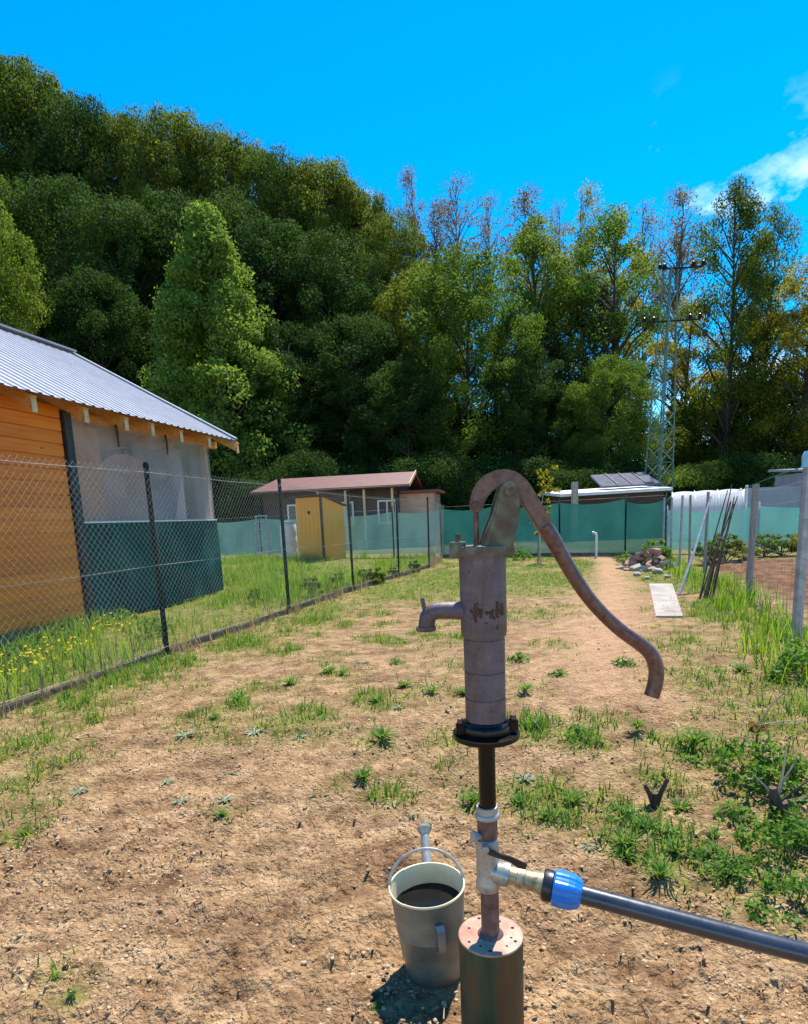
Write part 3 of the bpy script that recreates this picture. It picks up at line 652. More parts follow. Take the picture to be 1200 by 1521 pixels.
# things behind the clear sheet belong to the terrace: inner board wall, arched oven wall
mb = MB(); mb.hexa([cw(a, n, z) for z in (0, 2.6) for a, n in ((-3.45, -.25), (-3.45, -.15), (-2.75, -.15), (-2.75, -.25))]); mb.build('inner_wall', M['orangeplain'], cabin)
arch = [(-2.75, 0), (-1.55, 0), (-1.55, 2.0)] + [(-2.15 + .6 * cos(u * pi / 10), 2.0 + .32 * sin(u * pi / 10)) for u in range(1, 10)] + [(-2.75, 2.0)]
mb = MB(); mb.prism([cw(a, -.19, z) for a, z in arch], NO * -.5); mb.build('oven_wall', M['pinkwall'], cabin)
mb = MB(); mb.hexa([cw(a, n, z) for z in (0, 2.6) for a, n in ((-1.5, -.6), (-1.5, -.5), (-.1, -.5), (-.1, -.6))]); mb.build('inner_screen', M['lilacpanel'], cabin)
# roof: ribbed sheets on both sides of the ridge
RN, RZ, EN, EZ, RA0, RA1 = -2.70, 4.47, .45, 2.70, -10.0, .17
def roof_side(n_e, z_e, n_r, z_r):
    pts = []; prof = []
    a = RA0
    while a < RA1:
        for da, h in ((0, 0), (.10, 0), (.115, .015), (.155, .015), (.17, 0)): prof.append((a + da, h))
        a += .17
    sl_ = Vector((n_r - n_e, z_r - z_e)); nx, nz2 = -sl_.y, sl_.x
    if nz2 < 0: nx, nz2 = -nx, -nz2
    L = sl_.length; nx /= L; nz2 /= L
    for k in range(2):
        for i in range(5):
            u = i / 4
            for a, h in prof:
                hh = h + .02 - k * .012
                pts.append(cw(a, n_e + (n_r - n_e) * u + nx * hh, z_e + (z_r - z_e) * u + nz2 * hh))
    m_ = len(prof); mb = MB()
    mb.grid(pts[:5 * m_], 5, m_, False); mb.grid(pts[5 * m_:], 5, m_, False)
    return mb
rf1 = roof_side(EN, EZ, RN, RZ).build('roof', M['roof'], cabin)
rf2 = roof_side(-5.95, 2.6, RN, RZ).build('roof', M['roof'], cabin)
mb = MB(); mb.beam(cw(RA0, RN, RZ + .055), cw(RA1 + .02, RN, RZ + .055), .24, .03); mb.build('ridge_cap', M['roof'], rf1)
mb = MB()
mb.beam(cw(RA1 + .02, EN - .02, EZ - .06), cw(RA1 + .02, RN, RZ - .06), .03, .15); mb.build('barge_board', M['paletimber'], rf1)
mb = MB(); mb.beam(cw(RA1 + .02, EN + .01, EZ + .055), cw(RA1 + .02, RN, RZ + .055), .11, .02); mb.build('edge_flashing', M['roof'], rf1)
mb = MB(); mb.hexa([cw(a, n, z) for a in (RA1 - .16, RA1 - .06) for n, z in ((-.05, 2.72), (-5.5, 2.72), (RN + .03, RZ - .08), (RN - .03, RZ - .08))]); mb.build('gable', M['orangeplain'], cabin)
for x in (-120, -30, 45, 123, 183, 222, 265, 307, 349):
    p = onplane(x, 600 + .19 * x, cw(0, .36, 0), NO); a = (p - CB).dot(AL)
    slp = (RZ - EZ) / (RN - EN)
    mb = MB(); mb.beam(cw(a, .41, EZ - .105 - .04 * slp), cw(a, RN, RZ - .13), .07, .15); mb.build('rafter', M['orangeplain'], cabin, bevel=.004)
    mb = MB(); mb.box(cw(a, .4215, EZ - .10), (.072, .012, .17), (AL, NO, UP)); mb.build('rafter_end', M['paletimber'], cabin)

# ------------------------------------------------------------------ chain-link fence along the neighbour's plot
fence = root('chain_link_fence', (FL[1][0], FL[1][1], 0), 'chain-link fence on dark green posts between bare plot and cabin garden', 'fence')
FH = [1.75, 1.75, 1.74, 1.66, 1.64, 1.63]
tops = []
for i, (x, y) in enumerate(FL):
    ln = random.uniform(-.02, .02)
    mb = MB(); mb.tube([(x, y, -.1), (x + ln * .5, y, .8), (x + ln, y, FH[i] + .03)], .0235 if i < 3 else .022, 10)
    mb.build('post', M['steelgreen'], fence)
    mb = MB(); mb.lathe([(.0, .036), (.018, .03), (.026, .012), (.0265, -.01)], (x + ln, y, FH[i] + .03), 12); mb.build('post_cap', M['steelgreen'], fence)
    tops.append(Vector((x + ln, y, 0)))
LX = FL + [(1.3, 19.05)]; LH = FH + [1.55]
def chain_panel(p, q, h0, h1, cell=.062, r=.0018):
    p, q = Vector((p[0], p[1], 0)), Vector((q[0], q[1], 0)); L = (q - p).length; d = (q - p) / L; nrm = Vector((d.y, -d.x, 0))
    mb = MB(); z0 = .07; H = min(h0, h1) - z0; n = int((L + H) / cell) + 2
    for s_ in (1, -1):
        for i in range(n):
            u0 = i * cell - (H if s_ == 1 else 0)
            # line u = u0 + s*w , w in 0..H
            w0, w1 = 0.0, H
            if s_ == 1:
                w0 = max(w0, -u0); w1 = min(w1, L - u0)
            else:
                w0 = max(w0, u0 - L); w1 = min(w1, u0)
            if w1 - w0 < .03: continue
            pts = []
            for w in np.linspace(w0, w1, 4):
                u = u0 + s_ * w; top = h0 + (h1 - h0) * u / L
                z = z0 + w * (top - z0) / H; sag = .018 * sin(pi * u / L) * sin(pi * w / H) + .012 * sin(u * 4 + z * 3)
                pts.append(p + d * u + nrm * (sag + .026 + s_ * .0012) + UP * z)
            mb.tube(pts, r, 3, cap=False, smooth=False)
    return mb
for i in range(len(LX) - 1):
    o = chain_panel(LX[i], LX[i + 1], LH[i], LH[i + 1], .062 if i < 3 else .08, .0011 if i < 2 else .0012).build('wire_mesh', M['wire'], fence); o['kind'] = 'stuff'
    for zf in (.98, .5, .06):
        p, q = LX[i], LX[i + 1]
        a = Vector((p[0], p[1], LH[i] * zf)); c = Vector((q[0], q[1], LH[i + 1] * zf)); nrm = Vector((c.y - a.y, -(c.x - a.x), 0)).normalized() * .028
        mid = (a + c) / 2 - UP * .012
        mb = MB(); mb.tube([a + nrm, mid + nrm, c + nrm], .0022, 5); mb.build('tension_wire', M['wire'], fence)
edg = root('plot_edging', (FL[1][0], FL[1][1], 0), 'row of weathered concrete edging boards along the foot of chain-link fence', 'edging')
for i in range(len(LX) - 1):
    p, q = Vector((*LX[i], 0)), Vector((*LX[i + 1], 0)); d = (q - p).normalized(); nrm = Vector((d.y, -d.x, 0))
    n = 2
    for k in range(n):
        a = p.lerp(q, k / n) + d * .012; c = p.lerp(q, (k + 1) / n) - d * .012; o_ = -.045 + random.uniform(-.012, .012); zz = .065 + random.uniform(-.02, .015)
        mb = MB(); mb.hexa([v + nrm * s_ + UP * z for z in (-.12, zz) for v, s_ in ((a, o_ - .022), (a, o_ + .022), (c, o_ + .022), (c, o_ - .022))])
        mb.build('edging_board', M['edging'], edg, bevel=.008)

# ------------------------------------------------------------------ back fence with shade net
def net_strip(p, q, z0, z1, mat, name, parent, seed=0, amp=.045, sag=.09, n=40):
    p, q = Vector(p), Vector(q); d = (q - p); L = d.length; d /= L; nrm = Vector((d.y, -d.x, 0)); pts = []
    for i in range(n):
        for j in range(8):
            u = i / (n - 1); w = j / 7
            z = z0 + (z1 - z0) * w - (sag * sin(pi * u) if j == 7 else sag * w * sin(pi * u))
            off = amp * (sin(u * L * 3.1 + seed + w * 2) * .6 + sin(u * L * 7.3 + seed * 3 - w * 3) * .4)
            pts.append(p + d * (u * L) + nrm * off + UP * z)
    return MB().grid(pts, n, 8).build(name, mat, parent)
BF = [(-7.6, 24.4), (-5.0, 22.85), (-2.4, 21.3), (-.2, 19.98), (1.22, 19.1), (2.8, 18.3), (4.38, 17.44), (5.83, 16.4), (6.62, 15.8)]
bfence = root('net_fence', (2.8, 18.3, 0), 'back fence hung with dark green shade net on thin green posts', 'fence')
nfence = root('net_fence', (-2.4, 21.3, 0), 'pale teal net fence at the end of the grassy cabin garden', 'fence')
for i, (x, y) in enumerate(BF):
    par = bfence if i >= 4 else nfence
    mb = MB(); mb.tube([(x, y - .03, -.1), (x, y - .03, 1.62 if i < 5 else 1.56)], .024, 8); mb.build('post', M['steelgreen'], par)
    if i < len(BF) - 1:
        q = BF[i + 1]
        if i >= 4: net_strip((x, y, 0), (q[0], q[1], 0), .06, 1.46 if i < 7 else 1.40, M['net'], 'net_panel', par, i)
        else: net_strip((x, y, 0), (q[0], q[1], 0), .12, 1.44, M['netpale'], 'net_panel', par, i)
        mb = MB(); mb.tube([(x, y - .03, 1.5), (q[0], q[1] - .03, 1.5)], .004, 5); mb.build('tension_wire', M['wire'], par)
        if i >= 4:
            a, c = Vector((x, y, 0)), Vector((q[0], q[1], 0)); d = (c - a).normalized(); nrm = Vector((d.y, -d.x, 0))
            mb = MB(); mb.hexa([v + nrm * s_ + UP * z for z in (-.1, .10) for v, s_ in ((a + d * .01, .10), (a + d * .01, .15), (c - d * .01, .15), (c - d * .01, .10))]); mb.build('base_board', M['edging'], bfence, bevel=.006)

# ------------------------------------------------------------------ yellow privy
pa = gp(445, 834); pb = gp(484, 834)
fx = (pb - pa); fw = fx.length; fx.normalize(); sd = Vector((-fx.y, fx.x, 0))
def pv(u, w, z): return pa + fx * u + sd * w + UP * z
DP = 1.05
privy = root('garden_privy', tuple(pa), 'yellow wooden garden privy with a heart cut in its door', 'privy')
hF, hB = 2.02, 1.72
def wallp(pts, ext, name, mat, parent=privy): return MB().prism(pts, ext).build(name, mat, parent)
wallp([pv(0, 0.03, 0), pv(fw, .03, 0), pv(fw, .03, hF - .02), pv(0, .03, hF - .02)], sd * .03, 'front_wall', M['yellow'])
wallp([pv(fw - .03, .06, 0), pv(fw - .03, DP, 0), pv(fw - .03, DP, hB - .03), pv(fw - .03, .06, hF - .03)], fx * .03, 'side_wall', M['yellow'])
wallp([pv(0, .06, 0), pv(0, DP, 0), pv(0, DP, hB - .03), pv(0, .06, hF - .03)], fx * .03, 'side_wall', M['yellow'])
wallp([pv(.03, DP - .03, 0), pv(fw - .03, DP - .03, 0), pv(fw - .03, DP - .03, hB - .03), pv(.03, DP - .03, hB - .03)], sd * .03, 'back_wall', M['yellow'])
door = None
nb = 6
for k in range(nb):
    u0 = .06 + (fw - .12) * k / nb; u1 = .06 + (fw - .12) * (k + 1) / nb - .008
    o = wallp([pv(u0, .005, .08), pv(u1, .005, .08), pv(u1, .005, hF - .08), pv(u0, .005, hF - .08)], sd * .022, 'door_board', M['yellow'], privy)
heart = [(16 * sin(t_) ** 3 / 17, (13 * cos(t_) - 5 * cos(2 * t_) - 2 * cos(3 * t_) - cos(4 * t_)) / 17) for t_ in np.linspace(0, 2 * pi, 22)[:-1]]
wallp([pv(fw * .5 + .075 * hx_, .0, 1.52 + .075 * hz_) for hx_, hz_ in heart], sd * .004, 'heart_opening', M['dark'])
wallp([pv(fw - .09, -.01, 0), pv(fw - .0, -.01, 0), pv(fw - .0, -.01, hF), pv(fw - .09, -.01, hF)], sd * .02, 'corner_trim', M['darkwood'])
wallp([pv(fw - .06, -.03, .95), pv(fw - .04, -.03, .95), pv(fw - .04, -.03, 1.1), pv(fw - .06, -.03, 1.1)], sd * .02, 'handle', M['darkpost'])
wallp([pv(-.08, -.1, hF + .0), pv(-.08, DP + .1, hB - .03), pv(-.08, DP + .1, hB + .01), pv(-.08, -.1, hF + .04)], fx * (fw + .16), 'roof', M['darkwood'])

# ------------------------------------------------------------------ red-roofed house
hY = 30.0
A = at(376, 727, hY); B_ = at(604, 722, hY - 1.2); hd = Vector((B_.x - A.x, B_.y - A.y, 0)); hl = hd.length; hd.normalize(); hn = Vector((-hd.y, hd.x, 0))
A.z = 0; ez = 2.75
hs_ = root('garden_house', (A.x, A.y, 0), 'low garden house with dull red roof behind the yellow privy', 'house')
def hp(u, w, z): return Vector((A.x, A.y, 0)) + hd * u + hn * w + UP * z
MB().hexa([hp(u, w, z) for z in (-.1, ez) for u, w in ((.25, .5), (hl - .5, .5), (hl - .5, 4.2), (.25, 4.2))]).build('wall', M['darkwood'], hs_)
MB().hexa([hp(u, w, z) for z in (-.1, 2.35) for u, w in ((hl - .48, .9), (hl + 1.1, .9), (hl + 1.1, 3.6), (hl - .48, 3.6))]).build('side_annex', M['pinkwall'], hs_)
MB().hexa([hp(u, w, z) for z in (2.36, 2.48) for u, w in ((hl - .44, .6), (hl + 1.35, .6), (hl + 1.35, 3.8), (hl - .44, 3.8))]).build('annex_roof', M['redroof'], hs_)
rr_ = MB()
def roofslab(u0, u1, w0, z0, w1, z1, th=.07, i0=0, i1=0): return MB().prism([hp(u0, w0, z0), hp(u1, w0, z0), hp(u1 + i1, w1, z1), hp(u0 + i0, w1, z1)], UP * th)
r1 = roofslab(-.1, hl + .1, -.1, ez - .08, 2.3, ez + .62, .07, .5, -.02).build('roof', M['redroof'], hs_)
roofslab(-.1, hl + .1, 4.7, ez - .08, 2.302, ez + .62, .07, .5, -.02).build('roof', M['redroof'], hs_)
MB().beam(hp(hl + .12, -.12, ez - .04), hp(hl + .1, 2.3, ez + .68), .04, .16).build('barge_board', M['paletimber'], r1)
MB().tube([hp(-.1, -.16, ez - .1), hp(hl + .1, -.16, ez - .1)], .05, 8).build('gutter', M['darkwood'], r1)
for u in (hl * .42, hl * .6, hl * .72, hl * .9):
    MB().hexa([hp(u + a_, w, z) for z in (-.1, ez - .03) for a_, w in ((0, .05), (.1, .05), (.1, .15), (0, .15))]).build('porch_post', M['paletimber'], hs_)
for u in (hl * .2, hl * .52, hl * .8):
    wn = MB().hexa([hp(u + a_, w, z) for z in (1.0, 2.1) for a_, w in ((0, .44), (.9, .44), (.9, .49), (0, .49))]).build('window', M['whitewall'], hs_)
    MB().hexa([hp(u + a_, w, z) for z in (1.08, 2.02) for a_, w in ((.08, .43), (.41, .43), (.41, .438), (.08, .438))]).build('pane', M['glassdark'], wn)
    MB().hexa([hp(u + a_, w, z) for z in (1.08, 2.02) for a_, w in ((.49, .43), (.82, .43), (.82, .438), (.49, .438))]).build('pane', M['glassdark'], wn)

# small things by the far end of the cabin garden
lad = gp(402, 830); lad = Vector((lad.x, 21.6, 0))
ladder = root('step_ladder', tuple(lad), 'pale blue step ladder standing by the teal net fence', 'ladder')
for s_ in (-1, 1):
    MB().beam(lad + Vector((-.24, .25 * s_, 0)), lad + Vector((-.17, .0 + .02 * s_, 1.5)), .04, .025).build('rail', M['greypost'], ladder)
    MB().beam(lad + Vector((.24, .25 * s_, 0)), lad + Vector((.17, .0 + .02 * s_, 1.5)), .04, .025).build('rail', M['greypost'], ladder)
for k in range(5):
    z = .25 + k * .27; w = .22 - k * .012; MB().box(lad + Vector((0, -.25 + .25 * z / 1.5, z)), (w * 2, .08, .025)).build('tread', M['greypost'], ladder)
MB().box(lad + Vector((0, 0, 1.51)), (.4, .14, .03)).build('top_platform', M['lightblue'], ladder)
can2 = at(428, 778, 21.2)
jug = root('water_barrel', (can2.x, can2.y, 0), 'white plastic barrel beside the step ladder', 'barrel')
MB().lathe([(0, -.02), (.24, -.02), (.27, .05), (.28, .35), (.27, .40), (.285, .45), (.285, .75), (.27, .8), (.28, .85), (.27, 1.15), (.22, 1.25), (.0, 1.27)], (can2.x, can2.y, 0), 20).build('drum', M['pvc'], jug)
MB().lathe([(.24, 1.225), (.255, 1.23), (.255, 1.29), (.0, 1.30)], (can2.x, can2.y, 0), 20).build('lid', M['lightblue'], jug)

def rubble(name, c, n, rad, hgt, mat, piece, label, cat, smin, smax, seed):
    r = random.Random(seed); rt = root(name, tuple(c), label, cat)
    for i in range(n):
        a = r.random() * 6.28; q = r.random() ** .6; z = hgt * (1 - q) * r.random() ** .5
        s_ = r.uniform(smin, smax); mb = MB(); mb.box((0, 0, 0), (s_ * r.uniform(1.2, 2), s_ * r.uniform(.8, 1.1), s_ * r.uniform(.5, .8)))
        o = linkobj(piece, mb.mesh(piece, mat if not isinstance(mat, list) else r.choice(mat), bevel=s_ * .12), rt)
        o.location = (cos(a) * rad * q, sin(a) * rad * q * .8, max(z, s_ * .22)); o.rotation_euler = (r.uniform(-.5, .5), r.uniform(-.5, .5), r.random() * 6.28)
    return rt
c = gp(345, 826); rubble('brick_heap', (c.x, 20.6, 0), 30, .75, .35, M['brick'], 'brick', 'low heap of reddish bricks in the cabin garden grass', 'brick heap', .11, .16, 3)
c = gp(962, 846); rubble('rubble_heap', (c.x, c.y, 0), 70, .55, .5, [M['brick'], M['brick'], M['brick'], M['stone']], 'rubble_piece', 'heap of broken bricks and stones at the end of the earth path', 'rubble heap', .06, .15, 5)
for i, (x, y, s_) in enumerate([(925, 846, .16), (945, 855, .14), (975, 852, .22), (990, 858, .12), (935, 838, .12), (1003, 846, .13), (960, 860, .10)]):
    p = gp(x, y); r = random.Random(i); bm = bmesh.new(); bmesh.ops.create_icosphere(bm, subdivisions=2, radius=s_ / 2)
    for v in bm.verts: v.co *= 1 + r.uniform(-.12, .12)
    for v in bm.verts: v.co.z *= .6
    me = bpy.data.meshes.new('stone'); bm.to_mesh(me); bm.free(); me.materials.append(M['stone'])
    o = linkobj('stone', me, None, (p.x, p.y, s_ * .18)); tag(o, 'pale loose stone at the foot of the rubble heap', 'stone', 'stones round the rubble heap')

# slab on the ground beside the path
q = [gp(963, 869), gp(998, 869), gp(1014, 918), gp(973, 918)]
sl_o = MB(); sl_o.prism([Vector((v.x, v.y, -.03)) for v in q], UP * .055)
o = sl_o.build('concrete_slab', M['concrete'], None, (q[0].x, q[0].y, 0), bevel=.006); tag(o, 'long pale concrete slab lying beside the earth path', 'slab')
# white tap pipe
p = gp(885, 829)
tapp = root('stand_pipe', (p.x, p.y, 0), 'short white stand pipe with bent top before the green net', 'pipe')
MB().tube([(p.x, p.y, -.05), (p.x, p.y, .58), (p.x - .02, p.y, .63), (p.x - .07, p.y, .64)], .032, 10).build('riser', M['pvc'], tapp)
MB().lathe([(.04, 0), (.044, .0), (.044, .05), (.036, .05)], (p.x - .07, p.y, .64), 12, axis=(-1, 0, 0)).build('end_cap', M['greypost'], tapp)

# ------------------------------------------------------------------ shed with dark panelled roof, chimney
sY = 27.0
SA = at(836, 745, sY); SB = at(992, 742, sY); SA.z = 0
shed = root('garden_shed', (SA.x, sY, 0), 'low dark shed with white eave and raised dark roof under the pylon', 'shed')
def sp_(u, w, z): return Vector((SA.x + u, sY + w, z))
sw = SB.x - SA.x
MB().hexa([sp_(u, w, z) for z in (-.1, 2.0) for u, w in ((.15, .3), (sw - .1, .3), (sw - .1, 3.5), (.15, 3.5))]).build('wall', M['darkwood'], shed)
zr = at(836, 731, sY).z
rf = MB().prism([sp_(-.15, -.15, zr - .2), sp_(sw + .1, -.15, zr - .12), sp_(sw + .1, 3.8, zr + .15), sp_(-.15, 3.8, zr + .05)], UP * .12).build('roof', M['whitewall'], shed)
up0 = at(888, 720, sY + 1.7); up1 = at(970, 718, sY + 1.7)
MB().prism([Vector((up0.x - .1, sY + .9, zr + .12)), Vector((up1.x, sY + .9, zr + .16)), Vector((up1.x - .1, sY + 2.6, zr + .75)), Vector((up0.x - .1, sY + 2.6, zr + .72))], UP * .08).build('upper_roof', M['solar'], shed)
for k in range(1, 4):
    u = up0.x + (up1.x - up0.x) * k / 4
    MB().beam((u, sY + .89, zr + .25), (u - .05, sY + 2.58, zr + .85), .03, .02).build('roof_batten', M['darkpost'], shed)
cp = at(851, 716, sY - .1)
MB().box((cp.x, sY - .3, (cp.z) / 2), (.24, .24, cp.z)).build('chimney', M['stone'], shed, bevel=.01)

# ------------------------------------------------------------------ lattice pylon
pyY = 33.0
bl, br, tpn = at(955, 752, pyY), at(992, 752, pyY), at(1004, 398, pyY)
pb_ = Vector(((bl.x + br.x) / 2, pyY, -.3)); HT = tpn.z + .3; topc = Vector((tpn.x - .55, pyY, tpn.z))
topc = Vector((pb_.x + .45, pyY, tpn.z))
pyl = root('lattice_pylon', tuple(pb_), 'pale green steel lattice power pylon with crossarms before the wood', 'pylon')
hw0, hw1 = .55, .22; rotp = radians(28)
def pc(k, z):
    f = (z + .3) / HT; h = hw0 + (hw1 - hw0) * f; c = pb_.lerp(topc, f); a = rotp + k * pi / 2 + pi / 4
    return Vector((c.x + h * 1.414 * cos(a), c.y + h * 1.414 * sin(a), z))
for k in range(4):
    MB().beam(pc(k, -.3), pc(k, tpn.z), .06, .06).build('leg', M['pylon'], pyl)
nseg = 15
for i in range(nseg):
    z0 = .2 + (tpn.z - .4) * i / nseg; z1 = .2 + (tpn.z - .4) * (i + 1) / nseg
    for k in range(4):
        k2 = (k + 1) % 4
        if (i + k) % 2 or i < 7: MB().beam(pc(k, z0), pc(k2, z1), .032, .022).build('brace', M['pylon'], pyl)
        if not (i + k) % 2 or i < 7: MB().beam(pc(k2, z0), pc(k, z1), .032, .022).build('brace', M['pylon'], pyl)
        if i in (4, 6, 12): MB().beam(pc(k, z0), pc(k2, z0), .045, .03).build('brace', M['pylon'], pyl)
for zz, ha, hb in ((tpn.z - .1, .5, 1.5), (tpn.z - 2.5, 1.1, 1.5)):
    c = pb_.lerp(topc, (zz + .3) / HT); c.z = zz
    ca = MB().beam(c - Vector((ha, .2, 0)), c + Vector((hb, -.2, .05)), .06, .06).build('crossarm', M['steelgreen'], pyl)
    for e in (-ha, -ha * .6, hb * .7, hb):
        q = c + Vector((e, -.2 * e / hb, .05)); MB().lathe([(0, .0), (.03, .0), (.03, .06), (.12, .07), (.06, .13), (.13, .15), (.06, .2), (.10, .24), (.02, .3), (0, .3)], tuple(q), 10).build('insulator', M['insul'], ca)
q = topc + Vector((.3, 0, 0)); MB().tube([(q.x, q.y, topc.z - .2), (q.x, q.y, topc.z + .35)], .06, 8).build('insulator', M['insul'], pyl)

# ------------------------------------------------------------------ neighbour's plot beyond the wire fence
rfen = root('wire_fence', (FR[1][0], FR[1][1], 0), 'sagging wire fence on thin grey stakes beside the dug plot', 'fence')
RP = [(3.29, 5.16, 1.50, .042, 'greypost', .02), (4.42, 7.95, 1.44, .042, 'greywood', .03), (4.93, 10.2, 1.42, .024, 'greywood', .02), (5.19, 11.3, 1.40, .022, 'greywood', -.02), (5.5, 12.4, 1.42, .024, 'greypost', .02), (6.0, 14.0, 1.42, .024, 'greypost', 0), (6.5, 15.6, 1.45, .024, 'greypost', 0)]
for (x, y, h, r_, mt, ln) in RP:
    MB().tube([(x, y, -.1), (x + ln * .5, y, h * .5), (x + ln, y, h)], r_, 8).build('stake', M[mt], rfen)
R0 = [(2.35, 2.6, 1.5)] + [(x, y, h) for x, y, h, *_ in RP]
for i in range(len(R0) - 1):
    p, q = Vector((*R0[i][:2], 0)), Vector((*R0[i + 1][:2], 0)); L = (q - p).length; d = (q - p) / L
    mb = MB()
    for k in range(9):
        z = .12 + 1.25 * k / 8; mb.tube([p + UP * z, (p + q) / 2 + UP * (z - .03), q + UP * z], .0016, 3, cap=False, smooth=False)
    nv_ = int(L / .16)
    for k in range(nv_ + 1):
        u = L * k / nv_; mb.tube([p + d * u + UP * .1, p + d * u + UP * 1.36], .0014, 3, cap=False, smooth=False)
    o = mb.build('wire_mesh', M['wire'], rfen); o['kind'] = 'stuff'
cap = (3.31, 5.16)
MB().lathe([(.0, .10), (.04, .095), (.055, .06), (.053, .0), (.058, -.03), (.043, -.03)], (cap[0], cap[1], 1.5), 14).build('bottle_cap', M['lightblue'], rfen)
MB().tube([(3.31, 5.16, 1.49), (3.6, 6.2, 1.44), (4.2, 7.9, 1.36)], .004, 5).build('cord', M['net'], rfen)
p0 = gp(1008, 884); p1 = at(1055, 738, p0.y + .9)
o = MB().tube([tuple(p0), tuple(p0.lerp(p1, .5) + Vector((.015, 0, 0))), tuple(p1)], [.022, .019, .015], 8).build('leaning_pole', M['greypost'], None, tuple(p0)); tag(o, 'single grey pole leaning against the wire fence', 'pole')
p0 = gp(1047, 890); p1 = at(1088, 728, p0.y + .35)
bun = root('stick_bundle', tuple(p0), 'bundle of brown bean sticks leaning on wire fence', 'stick bundle')
for k in range(9):
    a = Vector((-.085 + .021 * k, .05 * sin(k * 2.3), 0)); e = Vector((-.05 + .013 * ((k * 5) % 9), .04 * cos(k * 1.9), random.uniform(-.2, .12)))
    MB().tube([p0 + a - UP * .03, (p0 + a).lerp(p1 + e, .5) + Vector((random.uniform(-.02, .02), 0, 0)), p1 + e], [.010, .009, .006], 6).build('stick', M['stick'], bun)
MB().lathe([(.052, -.012), (.056, 0), (.052, .012)], tuple(p0.lerp(p1, .55)), 12, axis=tuple(p1 - p0)).build('tie', M['greywood'], bun)
# bright net and panels behind the dug plot
n2 = root('net_fence', (9.5, 15.6, 0), 'bright teal net fence behind the dug plot', 'fence')
NB = [(6.9, 16.4), (9.0, 15.9), (11.2, 15.4), (13.6, 15.0), (16.0, 14.6)]
for i, (x, y) in enumerate(NB):
    MB().tube([(x, y - .03, -.1), (x, y - .03, 1.25)], .024, 8).build('post', M['greypost'], n2)
    if i < len(NB) - 1: net_strip((x, y, 0), (*NB[i + 1], 0), .1, 1.14, M['netbright'], 'net_panel', n2, i + 9)
pf = root('panel_fence', (11, 18.2, 0), 'grey lilac sheet panel screen behind the bright teal net', 'screen')
for k in range(5):
    x = 9.9 + k * 1.62
    MB().box((x + .8, 18.2 - k * .1, .82), (1.6, .04, 1.66)).build('panel', M['lilacpanel'], pf)
    MB().box((x, 18.15 - k * .1, .86), (.06, .06, 1.75)).build('panel_post', M['whitewall'], pf)
gh = root('pale_shed', (14.6, 20.5, 0), 'pale shed roof showing above the lilac panel screen', 'shed')
MB().hexa([Vector((x, y, z)) for z in (-.1, 2.12) for x, y in ((13.0, 20.2), (17.5, 19.8), (17.7, 22), (13.2, 22.4))]).build('wall', M['lilacpanel'], gh)
MB().prism([Vector((12.85, 20.0, 2.125)), Vector((17.6, 19.6, 2.125)), Vector((17.8, 22.2, 2.28)), Vector((13.05, 22.6, 2.28))], UP * .07).build('roof', M['roof'], gh)
# polytunnel
tun = root('polytunnel', (10.5, 22.5, 0), 'low white film polytunnel behind the dug plot', 'polytunnel')
tl0, tl1 = at(998, 750, 22.5), at(1112, 748, 21.6); td = Vector((tl1.x - tl0.x, tl1.y - tl0.y, 0)); tl = td.length; td.normalize(); tn_ = Vector((-td.y, td.x, 0)); tb = Vector((tl0.x, tl0.y, 0))
pts = []
for i in range(24):
    u = tl * i / 23
    for j in range(17):
        a = pi * j / 16; rs = 1 + .02 * abs(sin(u * pi / .75)); pts.append(tb + td * u + tn_ * (1.15 - 1.2 * cos(a) * rs) + UP * (1.72 * sin(a) ** .7 * rs))
MB().grid(pts, 24, 17).build('film', M['film'], tun)
for e in (0, tl):
    pr_ = [tb + td * (e - .01) + tn_ * (1.15 - 1.19 * cos(pi * j / 16)) + UP * (1.70 * sin(pi * j / 16) ** .7) for j in range(17)]
    MB().prism(pr_, td * .02).build('end_film', M['film'], tun)
for i in range(int(tl / .75) + 1):
    u = min(tl, i * .75); MB().tube([tb + td * u + tn_ * (1.15 - 1.23 * cos(pi * j / 12)) + UP * (1.76 * sin(pi * j / 12) ** .7) for j in range(13)], .014, 6).build('hoop', M['pvc'], tun)

# ------------------------------------------------------------------ hand pump
PYY = 1.30; AX = .167
def P(x, y, dy=0.0): return at(x, y, PYY) + Vector((0, dy, 0))
pump = root('hand_pump', (AX, PYY, 0), 'old cast iron hand water pump with long curved lever on a green well casing', 'hand pump')
cs = MB(); cs.lathe([(.072, -.2), (.0735, -.1), (.0735, .225), (.0742, .230), (.0742, .246)], (AX, PYY, 0), 56); cs = cs.build('well_casing', M['casing'], pump)
tpz = MB(); tpz.lathe([(.0742, .2465), (.0735, .2505), (.070, .252), (.0, .252)], (AX, PYY, 0), 56); tpz = tpz.build('top_plate', M['plate'], cs)
for a, rr_ in ((.3, .056), (1.0, .05), (1.9, .06), (2.7, .052), (3.6, .058), (4.1, .05), (4.55, .06), (5.3, .054), (5.75, .060), (5.9, .048)):
    q = Vector((AX + rr_ * cos(a), PYY + rr_ * sin(a), .2522)); MB().lathe([(.0036 + .001 * sin(a * 7), 0), (.0, .0009)], tuple(q), 10).build('bolt_hole', M['dark'], tpz)
rp = MB(); rp.lathe([(.030, .252), (.027, .256), (.0215, .260), (.0208, .27), (.0205, .375)], (AX, PYY, 0), 28); rp.build('riser_pipe', M['riser'], pump)
tee = MB(); tee.lathe([(.0205, .366), (.0262, .367), (.0275, .371), (.0275, .385), (.0258, .389), (.0255, .45), (.0262, .462), (.0245, .488), (.0205, .492)], (AX - .003, PYY, 0), 32)
tee = tee.build('tee_fitting', M['galv'], pump)
PE = at(1200, 1417, 1.10); T0 = Vector((AX + .005, PYY - .005, .412)); pd = (PE - T0).normalized()
